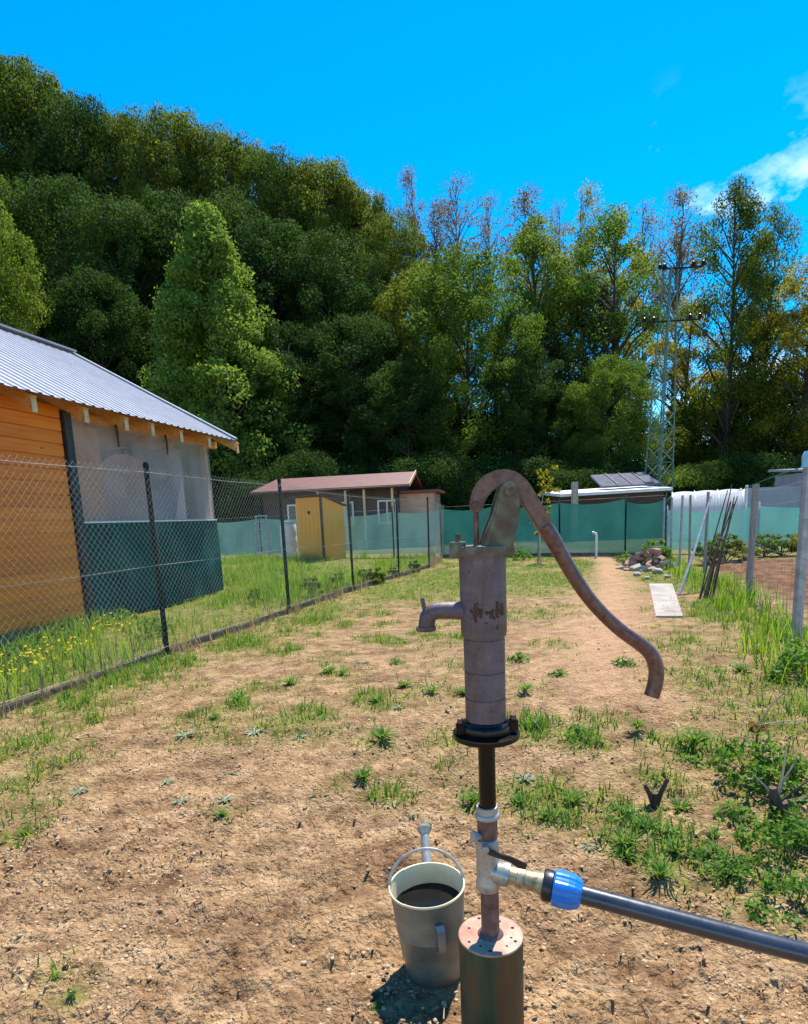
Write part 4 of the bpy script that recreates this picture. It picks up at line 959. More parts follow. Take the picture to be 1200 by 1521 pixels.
br_ = MB(); br_.lathe([(.022, .0), (.0245, .022), (.0265, .026), (.0265, .040), (.021, .041)], tuple(T0), 24, axis=tuple(pd)); br_.build('side_branch', M['galv'], tee)
vb = MB(); vb.lathe([(.0205, .488), (.0225, .492), (.0228, .538), (.0232, .541)], (AX - .002, PYY, 0), 28); vb = vb.build('valve_body', M['riser'], pump)
MB().lathe([(.0228, .538), (.0272, .540), (.0285, .545), (.0272, .550), (.0245, .552), (.0240, .558), (.0232, .566), (.019, .567)], (AX - .002, PYY, 0), 32).build('collar', M['galvbright'], vb)
# little tap stem and black lever
sx = P(711, 1238)
MB().lathe([(.006, -.026), (.011, -.026), (.011, -.012), (.0075, -.011), (.0075, .006), (.013, .008), (.013, .016), (.0, .018)], (sx.x - .002, PYY - .012, sx.z), 6, axis=(-1, -.35, .15), smooth=False).build('valve_stem', M['galvbright'], vb)
lv = MB(); lp = [P(713, 1245, -.036), P(722, 1252, -.040), P(738, 1258, -.042), P(752, 1262, -.042), P(766, 1270, -.042), P(776, 1273, -.042)]; lw = [.014, .014, .011, .012, .0165, .013]
top_, bot_ = [], []
for q, w in zip(lp, lw): top_.append(q + Vector((.3 * w * .5, 0, w * .5))); bot_.append(q - Vector((.3 * w * .5, 0, w * .5)))
lv.prism(top_ + bot_[::-1], (0, .006, 0)); lv.build('valve_lever', M['blackpp'], vb, bevel=.0012)
MB().lathe([(.0, -.022), (.008, -.02), (.008, .0), (.0, .0)], (lp[0].x + .004, lp[0].y + .002, lp[0].z), 8, axis=(0, 1, 0)).build('lever_bolt', M['galvbright'], vb)
MB().lathe([(.0186, .560), (.0186, .70), (.0195, .708), (.026, .716), (.036, .722)], (AX, PYY, 0), 28).build('drop_pipe', M['blackpipe'], pump)
fl = MB(); fl.lathe([(.02, .720), (.036, .721), (.068, .7255), (.0716, .7275), (.0728, .733), (.0716, .7385), (.066, .7395), (.040, .740)], (AX, PYY, 0), 56); fl = fl.build('flange', M['blackpipe'], pump)
MB().lathe([(.040, .740), (.0545, .7402), (.0555, .744), (.0548, .757), (.052, .7605), (.046, .762), (.0445, .766), (.043, .768)], (AX, PYY, 0), 48).build('lower_ring', M['blackpipe'], fl)
for sgn, dz in ((-1, 0), (1, .004)):
    c = Vector((AX + sgn * .0565, PYY - .012, .752 + dz)); lg = MB().box(tuple(c), (.020, .024, .024)).build('clamp_lug', M['blackpipe'], fl, bevel=.003)
    MB().lathe([(.0, .022), (.0065, .022), (.0065, .012), (.0065, -.012)], tuple(c), 6, smooth=False).build('bolt', M['rustdark'], lg)
lb = MB(); prof = [(.043, .762), (.0432, .768)]
for zg in (.818, .876):
    prof += [(.0434, zg - .008), (.0434, zg - .002), (.0414, zg - .0016), (.0414, zg + .0012), (.0434, zg + .0016), (.0434, zg + .008)]
prof += [(.0436, .944), (.0418, .946), (.0418, .950)]
lb.lathe(prof, (AX, PYY, 0), 56); lb.build('lower_barrel', M['barrel'], pump)
ub = MB(); ub.lathe([(.0425, .9495), (.0462, .9505), (.0472, .956), (.0482, .962), (.0483, .99), (.0484, 1.10), (.0492, 1.112), (.0492, 1.120)], (AX, PYY, 0), 56); ub = ub.build('upper_barrel', M['barrel'], pump)
# worn painted name: a few rust-brown strokes left on the barrel, not readable any more
def onbar(px_, py_, rr_=.0490):
    v = ray(px_, py_); o = _C - np.array([AX, PYY, 0]); A_ = v[0] ** 2 + v[1] ** 2; B2 = o[0] * v[0] + o[1] * v[1]; C2 = o[0] ** 2 + o[1] ** 2 - rr_ ** 2
    dsc = B2 * B2 - A_ * C2
    if dsc < 0: dsc = 0
    return Vector(_C + v * ((-B2 - sqrt(dsc)) / A_))
strokes = [([(710, 897), (705, 898), (704, 902), (709, 904), (712, 909), (708, 914), (701, 915)], 1.7), ([(697, 906), (700, 908), (701, 912)], 1.6), ([(704, 902), (706, 911), (705, 920), (707, 925)], 1.8),
           ([(714, 904), (714, 911), (713, 918)], 1.7), ([(719, 910), (722, 908), (723, 914)], 1.4), ([(724, 911), (727, 908), (728, 914), (727, 919)], 1.4), ([(733, 905), (730, 910), (731, 917), (735, 919)], 1.9),
           ([(738, 893), (738, 904), (737, 914), (740, 918)], 1.7), ([(744, 895), (745, 904), (746, 912)], 1.8), ([(719, 926), (723, 925), (724, 928)], .8), ([(739, 928), (738, 933), (738, 936)], .8), ([(741, 905), (743, 911), (746, 914)], 1.5)]
for pts_, w in strokes:
    v_ = []; 
    for i, (x, y) in enumerate(pts_):
        x0, y0 = pts_[max(i - 1, 0)]; x1, y1 = pts_[min(i + 1, len(pts_) - 1)]; dx, dy = x1 - x0, y1 - y0; L = sqrt(dx * dx + dy * dy) or 1; nx, ny = -dy / L * w * 1.25, dx / L * w * 1.25
        v_ += [onbar(x + nx, y + ny), onbar(x - nx, y - ny)]
    mb = MB(); mb.add(v_, [(2 * i, 2 * i + 1, 2 * i + 3, 2 * i + 2) for i in range(len(pts_) - 1)]); mb.build('letter_remnant', M['letter'], ub)
# spout
s0, s1_, s2_ = P(700, 908), P(645, 908), P(634, 930)
path = [P(702, 907), P(682, 907), P(660, 906.5), P(649, 907), P(640, 910), P(634.5, 917), P(633, 926), P(632.5, 936)]
spt = MB(); spt.tube(path, [.0215, .0190, .0182, .0182, .0182, .0178, .0172, .0172], 20); spt = spt.build('spout', M['barrel'], pump)
q = P(632, 934); MB().lathe([(.0165, -.004), (.0205, -.004), (.0215, .0), (.0205, .005), (.0165, .006)], tuple(q), 24).build('spout_lip', M['rustdark'], spt)
MB().beam(P(631, 913), P(626, 888), .009, .008, (0, 1, 0)).build('spout_lug', M['barrel'], spt)
# cap plate with bolt lugs
cap_ = MB(); cap_.lathe([(.0, 1.1195), (.0535, 1.120), (.0545, 1.123), (.0545, 1.136), (.0525, 1.139), (.0, 1.140)], (AX, PYY, 0), 48)
cap_ = cap_.build('cap', M['moss_iron'], pump)
for sgn in (-1, 1):
    lg = MB(); lg.lathe([(.0, 1.1165), (.0165, 1.117), (.0175, 1.121), (.0175, 1.146 if sgn < 0 else 1.138), (.016, 1.149 if sgn < 0 else 1.140), (.0, 1.1495 if sgn < 0 else 1.141)], (AX + sgn * .051, PYY - .006, 0), 20)
    lg = lg.build('cap_lug', M['moss_iron'], cap_)
    MB().lathe([(.0, .016), (.0055, .016), (.0058, .0)], (AX + sgn * .050, PYY - .006, 1.149 if sgn < 0 else 1.140), 8, smooth=False).build('bolt', M['rustdark'], lg)
# forked bracket
def fork(dy): return [P(x, y, dy) for x, y in [(709, 820), (716, 795), (728, 765), (735, 740), (740, 724), (747, 716), (757, 715), (765, 721), (769, 733), (769, 752), (764, 785), (757, 820)]]
brk = MB(); brk.prism(fork(-.026), (0, .011, 0)); brk = brk.build('bracket_cheek', M['moss_iron'], pump, bevel=.003)
brk2 = MB(); brk2.prism(fork(.015), (0, .011, 0)); brk2.build('bracket_cheek', M['moss_iron'], pump, bevel=.003)
MB().prism([P(x, y, -.0148) for x, y in [(714, 818), (724, 792), (738, 790), (757, 800), (753, 818)]], (0, .0296, 0)).build('bracket_web', M['moss_iron'], pump)
MB().prism([P(x, y, -.0285) for x, y in [(711, 819), (719, 796), (731, 766), (737, 745), (741, 745), (735, 770), (725, 800), (719, 819)]], (0, .004, 0)).build('bracket_rib', M['moss_iron'], brk, bevel=.0012)
pv_ = P(752, 731); MB().lathe([(.0, -.034), (.009, -.034), (.0098, -.026), (.0098, .028), (.009, .034), (.0, .034)], tuple(pv_), 12, axis=(0, 1, 0)).build('pivot_bolt', M['rustdark'], pump)
MB().tube([P(707, 824), P(706.5, 790), P(706, 752)], .0058, 12).build('pump_rod', M['rustdark'], pump)
# lever: flat forged head, then round bar
hp_ = [(706, 757), (709, 742), (716, 727), (729, 715), (746, 710), (763, 715), (777, 730), (790, 751), (803, 773), (817, 796)]
hw_ = [.026, .030, .033, .034, .034, .035, .035, .034, .033, .029]
def smooth_path(pts, vals, k=4):
    op, ov = [], []
    for i in range(len(pts) - 1):
        p0_, p1_, p2_, p3_ = (np.array(pts[max(0, min(len(pts) - 1, j))], float) for j in (i - 1, i, i + 1, i + 2))
        for u in range(k):
            t_ = u / k; op.append(tuple(.5 * ((2 * p1_) + (p2_ - p0_) * t_ + (2 * p0_ - 5 * p1_ + 4 * p2_ - p3_) * t_ ** 2 + (3 * p1_ - p0_ - 3 * p2_ + p3_) * t_ ** 3))); ov.append(vals[i] * (1 - t_) + vals[i + 1] * t_)
    return op + [pts[-1]], ov + [vals[-1]]
hp_, hw_ = smooth_path(hp_, hw_)
cen = [P(x, y) for x, y in hp_]; v_ = []
for i, q in enumerate(cen):
    tg = (cen[min(i + 1, len(cen) - 1)] - cen[max(i - 1, 0)]).normalized(); nn = Vector((-tg.z, 0, tg.x)) * hw_[i] * .5
    v_ += [q + nn + Vector((0, -.0095, 0)), q + nn + Vector((0, .0095, 0)), q - nn + Vector((0, .0095, 0)), q - nn + Vector((0, -.0095, 0))]
n_ = len(cen); hm = MB(); hm.add(v_, [(4 * i + j, 4 * i + (j + 1) % 4, 4 * (i + 1) + (j + 1) % 4, 4 * (i + 1) + j) for i in range(n_ - 1) for j in range(4)] + [(3, 2, 1, 0), tuple(range(4 * n_ - 4, 4 * n_))])
han = hm.build('lever', M['handle'], pump, bevel=.003)
hb_ = [(808, 781), (818, 797), (829, 817), (842, 840), (856, 863), (872, 886), (889, 906), (907, 924), (926, 940), (945, 953), (959, 964), (968, 975), (973, 988), (974, 1002), (972, 1017), (967, 1034)]
hr = [.0165, .0172, .0158, .0150, .0146, .0142, .0140, .0140, .0142, .0148, .0152, .0156, .0158, .0160, .0162, .0163]
hb_, hr = smooth_path(hb_, hr, 3)
MB().tube([P(x, y) for x, y in hb_], hr, 20).build('lever_bar', M['handle'], han)
MB().lathe([(.0, -.019), (.011, -.019), (.012, -.012), (.012, .012), (.011, .019), (.0, .019)], tuple(P(706, 753)), 12, axis=(0, 1, 0)).build('rod_pin', M['rustdark'], han)

# ------------------------------------------------------------------ black pipe with blue coupling
hose = root('water_pipe', tuple(T0), 'thick black plastic pipe screwed to the hand pump by a blue coupling', 'pipe')
def al(s_): return T0 + pd * s_
MB().lathe([(.017, .038), (.0205, .040), (.0205, .056), (.0235, .058), (.024, .074), (.0215, .076), (.0212, .088), (.0225, .10), (.0250, .110), (.0262, .122), (.02, .124)], tuple(T0), 24, axis=tuple(pd)).build('nipple', M['brass'], hose)
MB().lathe([(.02, .112), (.0325, .114), (.0345, .117), (.0345, .133), (.031, .136), (.031, .146)], tuple(T0), 32, axis=tuple(pd)).build('coupling_body', M['blackpp'], hose)
nb_ = 48; prf = [(.026, .135), (.034, .1355), (.0385, .139), (.0395, .150), (.0390, .166), (.0370, .180), (.0320, .192), (.0265, .196), (.021, .197)]
Z_ = pd; X_ = Z_.orthogonal().normalized(); Y_ = Z_.cross(X_); v_ = []
for i, (r_, z_) in enumerate(prf):
    for j in range(nb_):
        k = r_ * (1.0 if (j % 6) < 3 or i in (0, 1, 7, 8) else .945); a = 2 * pi * j / nb_; v_.append(T0 + Z_ * z_ + (X_ * cos(a) + Y_ * sin(a)) * k)
mb = MB(); mb.add(v_, [(i * nb_ + j, i * nb_ + (j + 1) % nb_, (i + 1) * nb_ + (j + 1) % nb_, (i + 1) * nb_ + j) for i in range(len(prf) - 1) for j in range(nb_)]); mb.build('coupling_nut', M['bluepp'], hose)
far = PE + pd * .35
MB().tube([al(.16), al(.34) - UP * .001, al(.5) - UP * .0015, PE, PE + pd * .2 - UP * .002, PE + pd * .5 - UP * .05, PE + pd * .8 - UP * .20, PE + pd * 1.1 - UP * .26, PE + pd * 1.9 - UP * .265], .0203, 24).build('pipe_run', M['pepipe'], hose)

# ------------------------------------------------------------------ watering can
CX_, CY_ = .043, 1.515; RT, RB_, CH = .0975, .0775, .252
can = root('watering_can', (CX_, CY_, 0), 'cream grey zinc watering can filled with dark water beside the pump foot', 'watering can')
body = MB(); body.lathe([(.0, .002), (RB_ - .002, .0), (RB_, .004), (RB_ + .001, .012), (RB_ + .004, .05), (RB_ + (RT - RB_) * .52, .132), (RB_ + (RT - RB_) * .55 + .0016, .136), (RB_ + (RT - RB_) * .56, .140), (RT - .001, CH - .006), (RT, CH)], (CX_, CY_, 0), 64)
body = body.build('body', M['can'], can)
MB().lathe([(RT - .0012, CH), (RT - .0022, CH - .008), (RB_ + (RT - RB_) * .6 - .003, .15), (RB_ - .002, .006)], (CX_, CY_, 0), 64).build('inner_wall', M['canin'], body)
MB().lathe([(RT - .0025, CH - .002), (RT + .0012, CH - .003), (RT + .0022, CH), (RT + .0008, CH + .0028), (RT - .002, CH + .002), (RT - .0025, CH - .002)], (CX_, CY_, 0), 64).build('rim', M['canin'], body)
MB().lathe([(.0, .196), (RB_ + (RT - RB_) * .78 - .003, .196)], (CX_, CY_, 0), 48).build('water', M['water'], can)
# strap handle on the near side, bail over the top, spout at the far side
fa = radians(-78); fd = Vector((cos(fa), sin(fa), 0)); rad_at = lambda z: RB_ + (RT - RB_) * z / CH
base = Vector((CX_, CY_, 0)); pth = []
for z, o_ in ((.198, .0), (.206, .016), (.196, .026), (.170, .028), (.140, .024), (.122, .012), (.118, .0)): pth.append(base + fd * (rad_at(z) + o_) + UP * z)
sdv = Vector((-fd.y, fd.x, 0)); v_ = []
for i, q in enumerate(pth):
    tg = (pth[min(i + 1, len(pth) - 1)] - pth[max(i - 1, 0)]).normalized(); nn = sdv.cross(tg) * .0016
    v_ += [q + sdv * .0095 + nn, q - sdv * .0095 + nn, q - sdv * .0095 - nn, q + sdv * .0095 - nn]
mb = MB(); mb.add(v_, [(4 * i + j, 4 * i + (j + 1) % 4, 4 * (i + 1) + (j + 1) % 4, 4 * (i + 1) + j) for i in range(len(pth) - 1) for j in range(4)] + [(3, 2, 1, 0), tuple(range(4 * len(pth) - 4, 4 * len(pth)))], True); mb.build('strap_handle', M['galvbright'], can)
pth = [base + Vector((-RT * 1.0 * cos(u) , .010 + .035 * sin(u), CH - .008 + .085 * sin(u))) for u in np.linspace(0, pi, 17)]
MB().tube(pth, .0042, 8).build('bail_handle', M['galvbright'], can)
se = at(636, 1238, 1.80); sp0 = base + Vector((.0, rad_at(.07) - .006, .07))
MB().tube([sp0, sp0.lerp(se, .35), sp0.lerp(se, .7), se], [.022, .018, .0145, .0125], 16).build('spout', M['galvbright'], can)
MB().lathe([(.0125, -.01), (.018, .0), (.024, .012), (.022, .014), (.0, .016)], tuple(se), 16, axis=tuple(se - sp0)).build('rose', M['galv'], can)

can.rotation_euler = (radians(2.0), radians(-3.0), 0)

# ------------------------------------------------------------------ grass, weeds, clods
def blade_mesh(name, x, y, z, h, w, mat, r, bend=.5):
    n = len(x); a = r.random(n) * 2 * pi; d = np.stack([np.cos(a), np.sin(a), np.zeros(n)], 1); s = np.stack([-np.sin(a), np.cos(a), np.zeros(n)], 1)
    b_ = (bend * (.3 + r.random(n)))[:, None] * h[:, None]; p = np.stack([x, y, z], 1); up = np.array([0, 0, 1.0])
    w = w[:, None]; H = h[:, None]
    v = np.stack([p - s * w, p + s * w, p + up * H * .55 + d * b_ * .35 - s * w * .75, p + up * H * .55 + d * b_ * .35 + s * w * .75, p + up * H * .95 + d * b_], 1).reshape(-1, 3)
    i = np.arange(n)[:, None] * 5
    tri = np.concatenate([i + np.array([[0, 1, 3]]), i + np.array([[0, 3, 2]]), i + np.array([[2, 3, 4]])], 1).reshape(-1, 3)
    return raw_mesh(name, v, tri, 3, mat)
def gz(x, y): return ground_z(x, y)
def tuft_scatter(n, box, dens, r, per=5, spread=.03):
    x = box[0] + (box[1] - box[0]) * r.random(n); y = box[2] + (box[3] - box[2]) * r.random(n) 
    k = r.random(n) < dens(x, y); x, y = x[k], y[k]
    x = np.repeat(x, per) + r.normal(0, spread, len(x) * per); y = np.repeat(y, per) + r.normal(0, spread, len(y) * per)
    return x, y
r = np.random.default_rng(21)
# tall grass of the cabin garden
def yard_d(x, y):
    lf = left_fence_x(y); n = fbm(x * .7, y * .7 + 30, 3)
    inside = (((x - CB.x) * NO.x + (y - CB.y) * NO.y) < .03) & (((x - CB.x) * AL.x + (y - CB.y) * AL.y) < .1)
    back = np.interp(x, [-8, 1.3], [24.4, 19.0])
    return np.where((x < lf - .10) & ~inside & (y < back - .1), .35 + .65 * sstep(.35, .6, n), 0)
x, y = tuft_scatter(11500, (-6.5, 1.2, 3.2, 23), yard_d, r, 6, .035)
n_ = fbm(x * .6 + 3, y * .6, 3); h = (.08 + .26 * sstep(.35, .7, n_)) * (.5 + .7 * r.random(len(x))) * np.interp(y, [3, 6, 10, 22], [.8, .9, 1.0, 1.0])
o = linkobj('tall_grass', blade_mesh('tall_grass', x, y, gz(x, y) - .01, h, .0035 + .0025 * r.random(len(x)), M['l_grass'], r, .45)); tag(o, 'tall bright green grass of the cabin garden behind the chain-link fence', 'grass', kind='stuff')
# short tufts on the bare plot
def plot_d(x, y):
    lf = left_fence_x(y); g, pth_ = grass_density(x, y); rf = right_fence_x(y)
    return np.where((x > lf - .02) & (x < rf + .3), g ** 1.15 * np.interp(y, [1, 4, 8, 18], [.75, .7, .75, .8]), 0)
xs_, ys_ = [], []
for (bx_, nn_) in (((-3.2, 2.6, 1.2, 4.0), 9500), ((-3.0, 4.2, 4.0, 8.0), 15000), ((-1.9, 6.5, 8.0, 18.5), 17000)):
    a_, b2 = tuft_scatter(nn_, bx_, plot_d, r, 5, .022); xs_.append(a_); ys_.append(b2)
x = np.concatenate(xs_); y = np.concatenate(ys_)
k = (np.hypot(x - .167, y - 1.3) > .13) & (np.hypot(x - .043, y - 1.515) > .13); x, y = x[k], y[k]
g_, _ = grass_density(x, y); h = (.022 + .070 * g_) * (.5 + .8 * r.random(len(x))) * np.interp(y, [3, 8, 10], [1, 1, .55])
o = linkobj('short_grass', blade_mesh('short_grass', x, y, gz(x, y) - .006, h, .0022 + .0022 * r.random(len(x)), M['l_lawn'], r, .8)); tag(o, 'short patchy grass growing on the bare plot', 'grass', kind='stuff')
# long grass at the foot of the wire fence
def rgr(x, y): return np.where((np.abs(x - right_fence_x(y) + .12) < .42), .9 * np.exp(-((x - right_fence_x(y) + .1) / .28) ** 2), 0)
x, y = tuft_scatter(3600, (2.2, 6.9, 3.9, 15.5), rgr, r, 6, .03)
h = (.10 + .22 * r.random(len(x))) * np.where(y < 9.5, 1.15, .8)
o = linkobj('fence_grass', blade_mesh('fence_grass', x, y, gz(x, y) - .01, h, .003 + .0025 * r.random(len(x)), M['l_grass'], r, .5)); tag(o, 'long green grass along the foot of the wire fence', 'grass', kind='stuff')
# dry stalks along the edging boards and on the soil
def dry(x, y): return np.where(np.abs(x - left_fence_x(y) - .06) < .12, .9, 0) * sstep(3.2, 4.5, y)
x, y = tuft_scatter(5200, (-3.3, 1.5, 3.2, 18), dry, r, 5, .03); h = .06 + .26 * r.random(len(x)) ** 2
o = linkobj('dry_stalks', blade_mesh('dry_stalks', x, y, gz(x, y) - .005, h, .0026 + .002 * r.random(len(x)), M['l_dry'], r, .6)); tag(o, 'dry straw coloured stalks along the edging boards', 'grass', kind='stuff')
x = -2.6 + 5 * r.random(900); y = 1.05 + 4.5 * r.random(900) ** 1.3
o = linkobj('straw_litter', blade_mesh('straw_litter', x, y, gz(x, y) + .006, .006 + .01 * r.random(900), .0012 + .001 * r.random(900), M['l_dry'], r, 5.0)); tag(o, 'short bits of straw littering the bare soil', 'straw', kind='stuff')
# clods and small stones
bm = bmesh.new(); bmesh.ops.create_icosphere(bm, subdivisions=1, radius=1); bv = np.array([v.co[:] for v in bm.verts]); bf = np.array([[v.index for v in f.verts] for f in bm.faces]); bm.free()
def clods(name, n, box, smin, smax, mat, r, dens=None, pw=2.5):
    x = box[0] + (box[1] - box[0]) * r.random(n); y = box[2] + (box[3] - box[2]) * r.random(n) ** 1.35
    keep = np.hypot(x - .167, y - 1.3) > .095
    keep &= np.hypot(x - .043, y - 1.515) > .11
    clus = fbm(x * 2.2 + 9, y * 2.2, 4, .6); keep &= r.random(n) < .18 + 1.0 * sstep(.42, .66, clus)
    keep &= x > left_fence_x(y) + .1
    x, y = x[keep], y[keep]; n = len(x); s = smin + (smax - smin) * r.random(n) ** pw
    v = bv[None] * (1 + r.normal(0, .20, (n, len(bv), 1))) * s[:, None, None] * np.stack([.8 + .7 * r.random(n), .8 + .5 * r.random(n), .5 + .4 * r.random(n)], 1)[:, None]
    a = r.random(n) * 6.28; ca, sa = np.cos(a)[:, None], np.sin(a)[:, None]
    vx = v[..., 0] * ca - v[..., 1] * sa; vy = v[..., 0] * sa + v[..., 1] * ca
    v = np.stack([vx + x[:, None], vy + y[:, None], v[..., 2] + (gz(x, y) + s * .05)[:, None]], -1).reshape(-1, 3)
    f = (bf[None] + (np.arange(n) * len(bv))[:, None, None]).reshape(-1, 3)
    return linkobj(name, raw_mesh(name, v, f, 3, mat, False))
cm2, t, b = new_mat('soil_clod')
g = t.nodes.new('ShaderNodeNewGeometry')
t.links.new(ramp(t, g.outputs['Random Per Island'], [(0, (.30, .19, .10)), (.5, (.42, .285, .155)), (.96, (.52, .37, .22)), (1, (.58, .48, .35))]), b.inputs['Base Color'])
b.inputs['Roughness'].default_value = .95; b.inputs['Specular IOR Level'].default_value = .15; bump(t, b, noise(t, 160, 4, .7), .6, .004)
o = clods('soil_clods', 34000, (-2.3, 2.1, 1.0, 3.6), .0016, .0068, cm2, r, pw=2.6); tag(o, 'crumbly soil clods strewn over the bare plot', 'soil', kind='stuff')
o = clods('soil_crumbs', 4000, (-3.2, 4.6, 3.4, 9.0), .004, .011, cm2, r, pw=2.6); tag(o, 'soil crumbs strewn further back over the plot', 'soil', kind='stuff')

# single weeds
def rosette(name, n, L, w, lift, mat, seed, curl=.3):
    r_ = random.Random(seed); mb = MB()
    for i in range(n):
        a = i * 2.4 + r_.uniform(-.3, .3); l = L * r_.uniform(.6, 1.1); e = lift * r_.uniform(.5, 1.4); ww = w * r_.uniform(.7, 1.2)
        d = Vector((cos(a), sin(a), 0)); s = Vector((-sin(a), cos(a), 0)); pts = []
        for u in (0, .25, .55, .8, 1.0):
            wd = ww * (sin(pi * min(1, u * .92 + .06)) ** .8); c = d * (l * u * cos(e * (1 - .3 * u))) + UP * (l * (sin(e) * u - curl * u * u) + .004)
            pts += [c - s * wd + UP * wd * .35, c - UP * wd * .1, c + s * wd + UP * wd * .35]
        mb.grid(pts, 5, 3, True)
    return mb.mesh(name, mat)
def tuftmesh(seed, n, rad, hgt, leaf, mat, asp=.35):
    r_ = np.random.default_rng(seed); a = r_.random(n) * 6.28; q = r_.random(n) ** .6
    c = np.stack([np.cos(a) * rad * q, np.sin(a) * rad * q, hgt * (.1 + .9 * r_.random(n)) * (1 - .6 * q)], 1)
    nn = np.stack([np.cos(a) * .5, np.sin(a) * .5, np.full(n, .8)], 1)
    v, f = leaves(c, nn, leaf, r_, asp, .45); return raw_mesh('weed', v, f, 4, M[mat])
WV = [('weed', rosette('weed', 26, .055, .0045, .45, M['l_grey'], 1), 'low grey green rosette weed on the bare soil', 'grey green weeds on the soil'),
      ('weed', rosette('weed', 40, .075, .0042, .85, M['l_weed'], 2, .3), 'bushy mid green weed on the bare soil', 'green weeds on the soil'),
      ('weed', rosette('weed', 46, .085, .0026, 1.15, M['l_lawn'], 3, .4), 'bright yellow green grass tuft standing alone on the soil', 'single grass tufts on the soil')]
WP = [(275, 1097, 0, 1.3), (380, 1090, 0, 1.5), (445, 1095, 0, 1.2), (250, 1163, 0, 1), (340, 1148, 0, 1), (118, 1178, 0, 1.3), (335, 1190, 0, .8), (475, 1188, 0, 1.1), (270, 1190, 0, .8), (540, 1160, 1, 1.1), (568, 1100, 1, 1.3), (560, 1040, 1, 1.3), (430, 1020, 2, 1.5), (510, 1003, 2, 1.4),
      (490, 1000, 1, 1.3), (355, 1043, 1, 1.3), (320, 1070, 1, 1), (590, 1052, 0, 1.2), (640, 1030, 1, 1.1), (330, 1212, 2, .6), (40, 1240, 2, .6), (85, 1458, 2, .35), (110, 1492, 1, .3), (560, 1505, 1, .3),
      (795, 1078, 1, 1.5), (860, 1095, 1, 1.5), (945, 1090, 2, 1.4), (1030, 1110, 2, 2.0), (1025, 1130, 1, 1.3), (700, 1195, 2, 1.1), (780, 1155, 0, 1.2), (815, 1215, 2, 1.2), (770, 1190, 1, 1), (925, 1262, 2, 1.35), (925, 1275, 1, 1), (980, 1310, 2, 1.1), (1050, 1275, 1, 1.2), (1080, 1300, 1, 1.1), (990, 1245, 1, 1.2), (930, 1215, 1, 1.2), (960, 1230, 1, 1.2), (1000, 1270, 2, 1),
      (830, 1005, 1, 1.5), (780, 1030, 1, 1.2), (925, 990, 1, 1.4), (1125, 1360, 1, 1.1), (1060, 1240, 2, .9), (875, 1260, 0, .6), (690, 1030, 1, 1.2), (770, 985, 1, 1.4), (590, 985, 1, 1.4), (540, 985, 0, 1.4), (1090, 1215, 1, 1.2), (1010, 1200, 1, 1), (850, 1190, 1, 1), (610, 1215, 0, .5), (630, 1225, 0, .6), (600, 1020, 1, 1.3), (520, 1085, 0, 1), (1150, 1010, 1, 2), (1100, 1000, 1, 1.8), (1180, 985, 1, 2.2)]
WALT = tuftmesh(2, 90, .06, .05, .024, 'l_weed', .4)
for (px_, py_, kd, s_) in WP:
    nm, me, lbl, grp = WV[kd]
    if kd == 1 and (px_ + py_) % 2: me = WALT
    q = gp(px_, py_); o = linkobj(nm, me, None, (q.x, q.y, float(gz(np.array(q.x), np.array(q.y))) - .004)); o.rotation_euler = (0, 0, random.random() * 6.28); k = s_ * random.uniform(.85, 1.15); o.scale = (k, k, k * random.uniform(.8, 1.2)); tag(o, lbl, 'weed', grp)

# leafy plants and shrubs
def plant_meshes(n, rad, hgt, leaf, per, seed, mat, stemmat='stick', asp=.6):
    r_ = np.random.default_rng(seed); cl = []
    for i in range(n):
        a = r_.random() * 6.28; q = r_.random() ** .5; z = hgt * (.25 + .75 * r_.random()) * (1 - .5 * q * q)
        cl.append(((cos(a) * rad * q, sin(a) * rad * q, z), rad * .28 * (.7 + .6 * r_.random())))
    cm_ = crown_mesh('foliage', cl, per, leaf, seed + 9, M[mat], asp, .8, .3)
    mb = MB(); rr = random.Random(seed)
    for c, q in rr.sample(cl, min(10, n)):
        c = Vector(c); mb.tube([(c.x * .1, c.y * .1, -.02), (c.x * .5, c.y * .5, c.z * .6), tuple(c)], [.006 * hgt / .4, .004 * hgt / .4, .0018 * hgt / .4], 5, cap=False)
    return cm_, mb.mesh('stem', M[stemmat])
PLM = {'herb': plant_meshes(24, .22, .26, .032, 30, 1, 'l_weed'), 'bramble': plant_meshes(24, .28, .34, .046, 22, 2, 'l_weed'), 'tall_herb': plant_meshes(34, .26, .6, .055, 46, 3, 'l_mid', asp=.5)}
def plant(name, key, x, y, s_, label, cat='plant', group=None, sz=1.0, mat=None, pos_=None):
    q = gp(x, y) if pos_ is None else Vector(pos_); rt = root(name, (q.x, q.y, 0), label, cat, group)
    for nm, me in (('foliage', PLM[key][0]), ('stem', PLM[key][1])):
        o = linkobj(nm, me, rt); o.scale = (s_, s_, s_ * sz); o.rotation_euler = (0, 0, random.random() * 6.28)
        if mat and nm == 'foliage': o.material_slots[0].link = 'OBJECT'; o.material_slots[0].material = M[mat]
    return rt
plant('leafy_shrub', 'bramble', 1118, 1165, .62, 'dark leafy bramble on the plot with a broken brown twig over it', 'shrub')
plant('leafy_shrub', 'bramble', 1165, 1175, .6, 'leafy bramble spreading between the broken twig and the pruned stump', 'shrub', sz=.7)
plant('leafy_shrub', 'herb', 1165, 1275, .62, 'large spreading leafy herb below the pruned stump', 'shrub', sz=.9)
plant('leafy_shrub', 'herb', 1210, 1240, .6, 'leafy herb growing round the foot of the pruned stump', 'shrub')
plant('leafy_shrub', 'herb', 1185, 1345, .5, 'small leafy herb close to the black pipe', 'shrub', sz=.7)
plant('leafy_shrub', 'herb', 1080, 1295, .38, 'small dark herb beside the bright grass tufts', 'shrub', sz=.6)
plant('leafy_shrub', 'bramble', 1195, 1010, .95, 'round leafy shrub at the foot of the grey fence post', 'shrub', sz=.8)
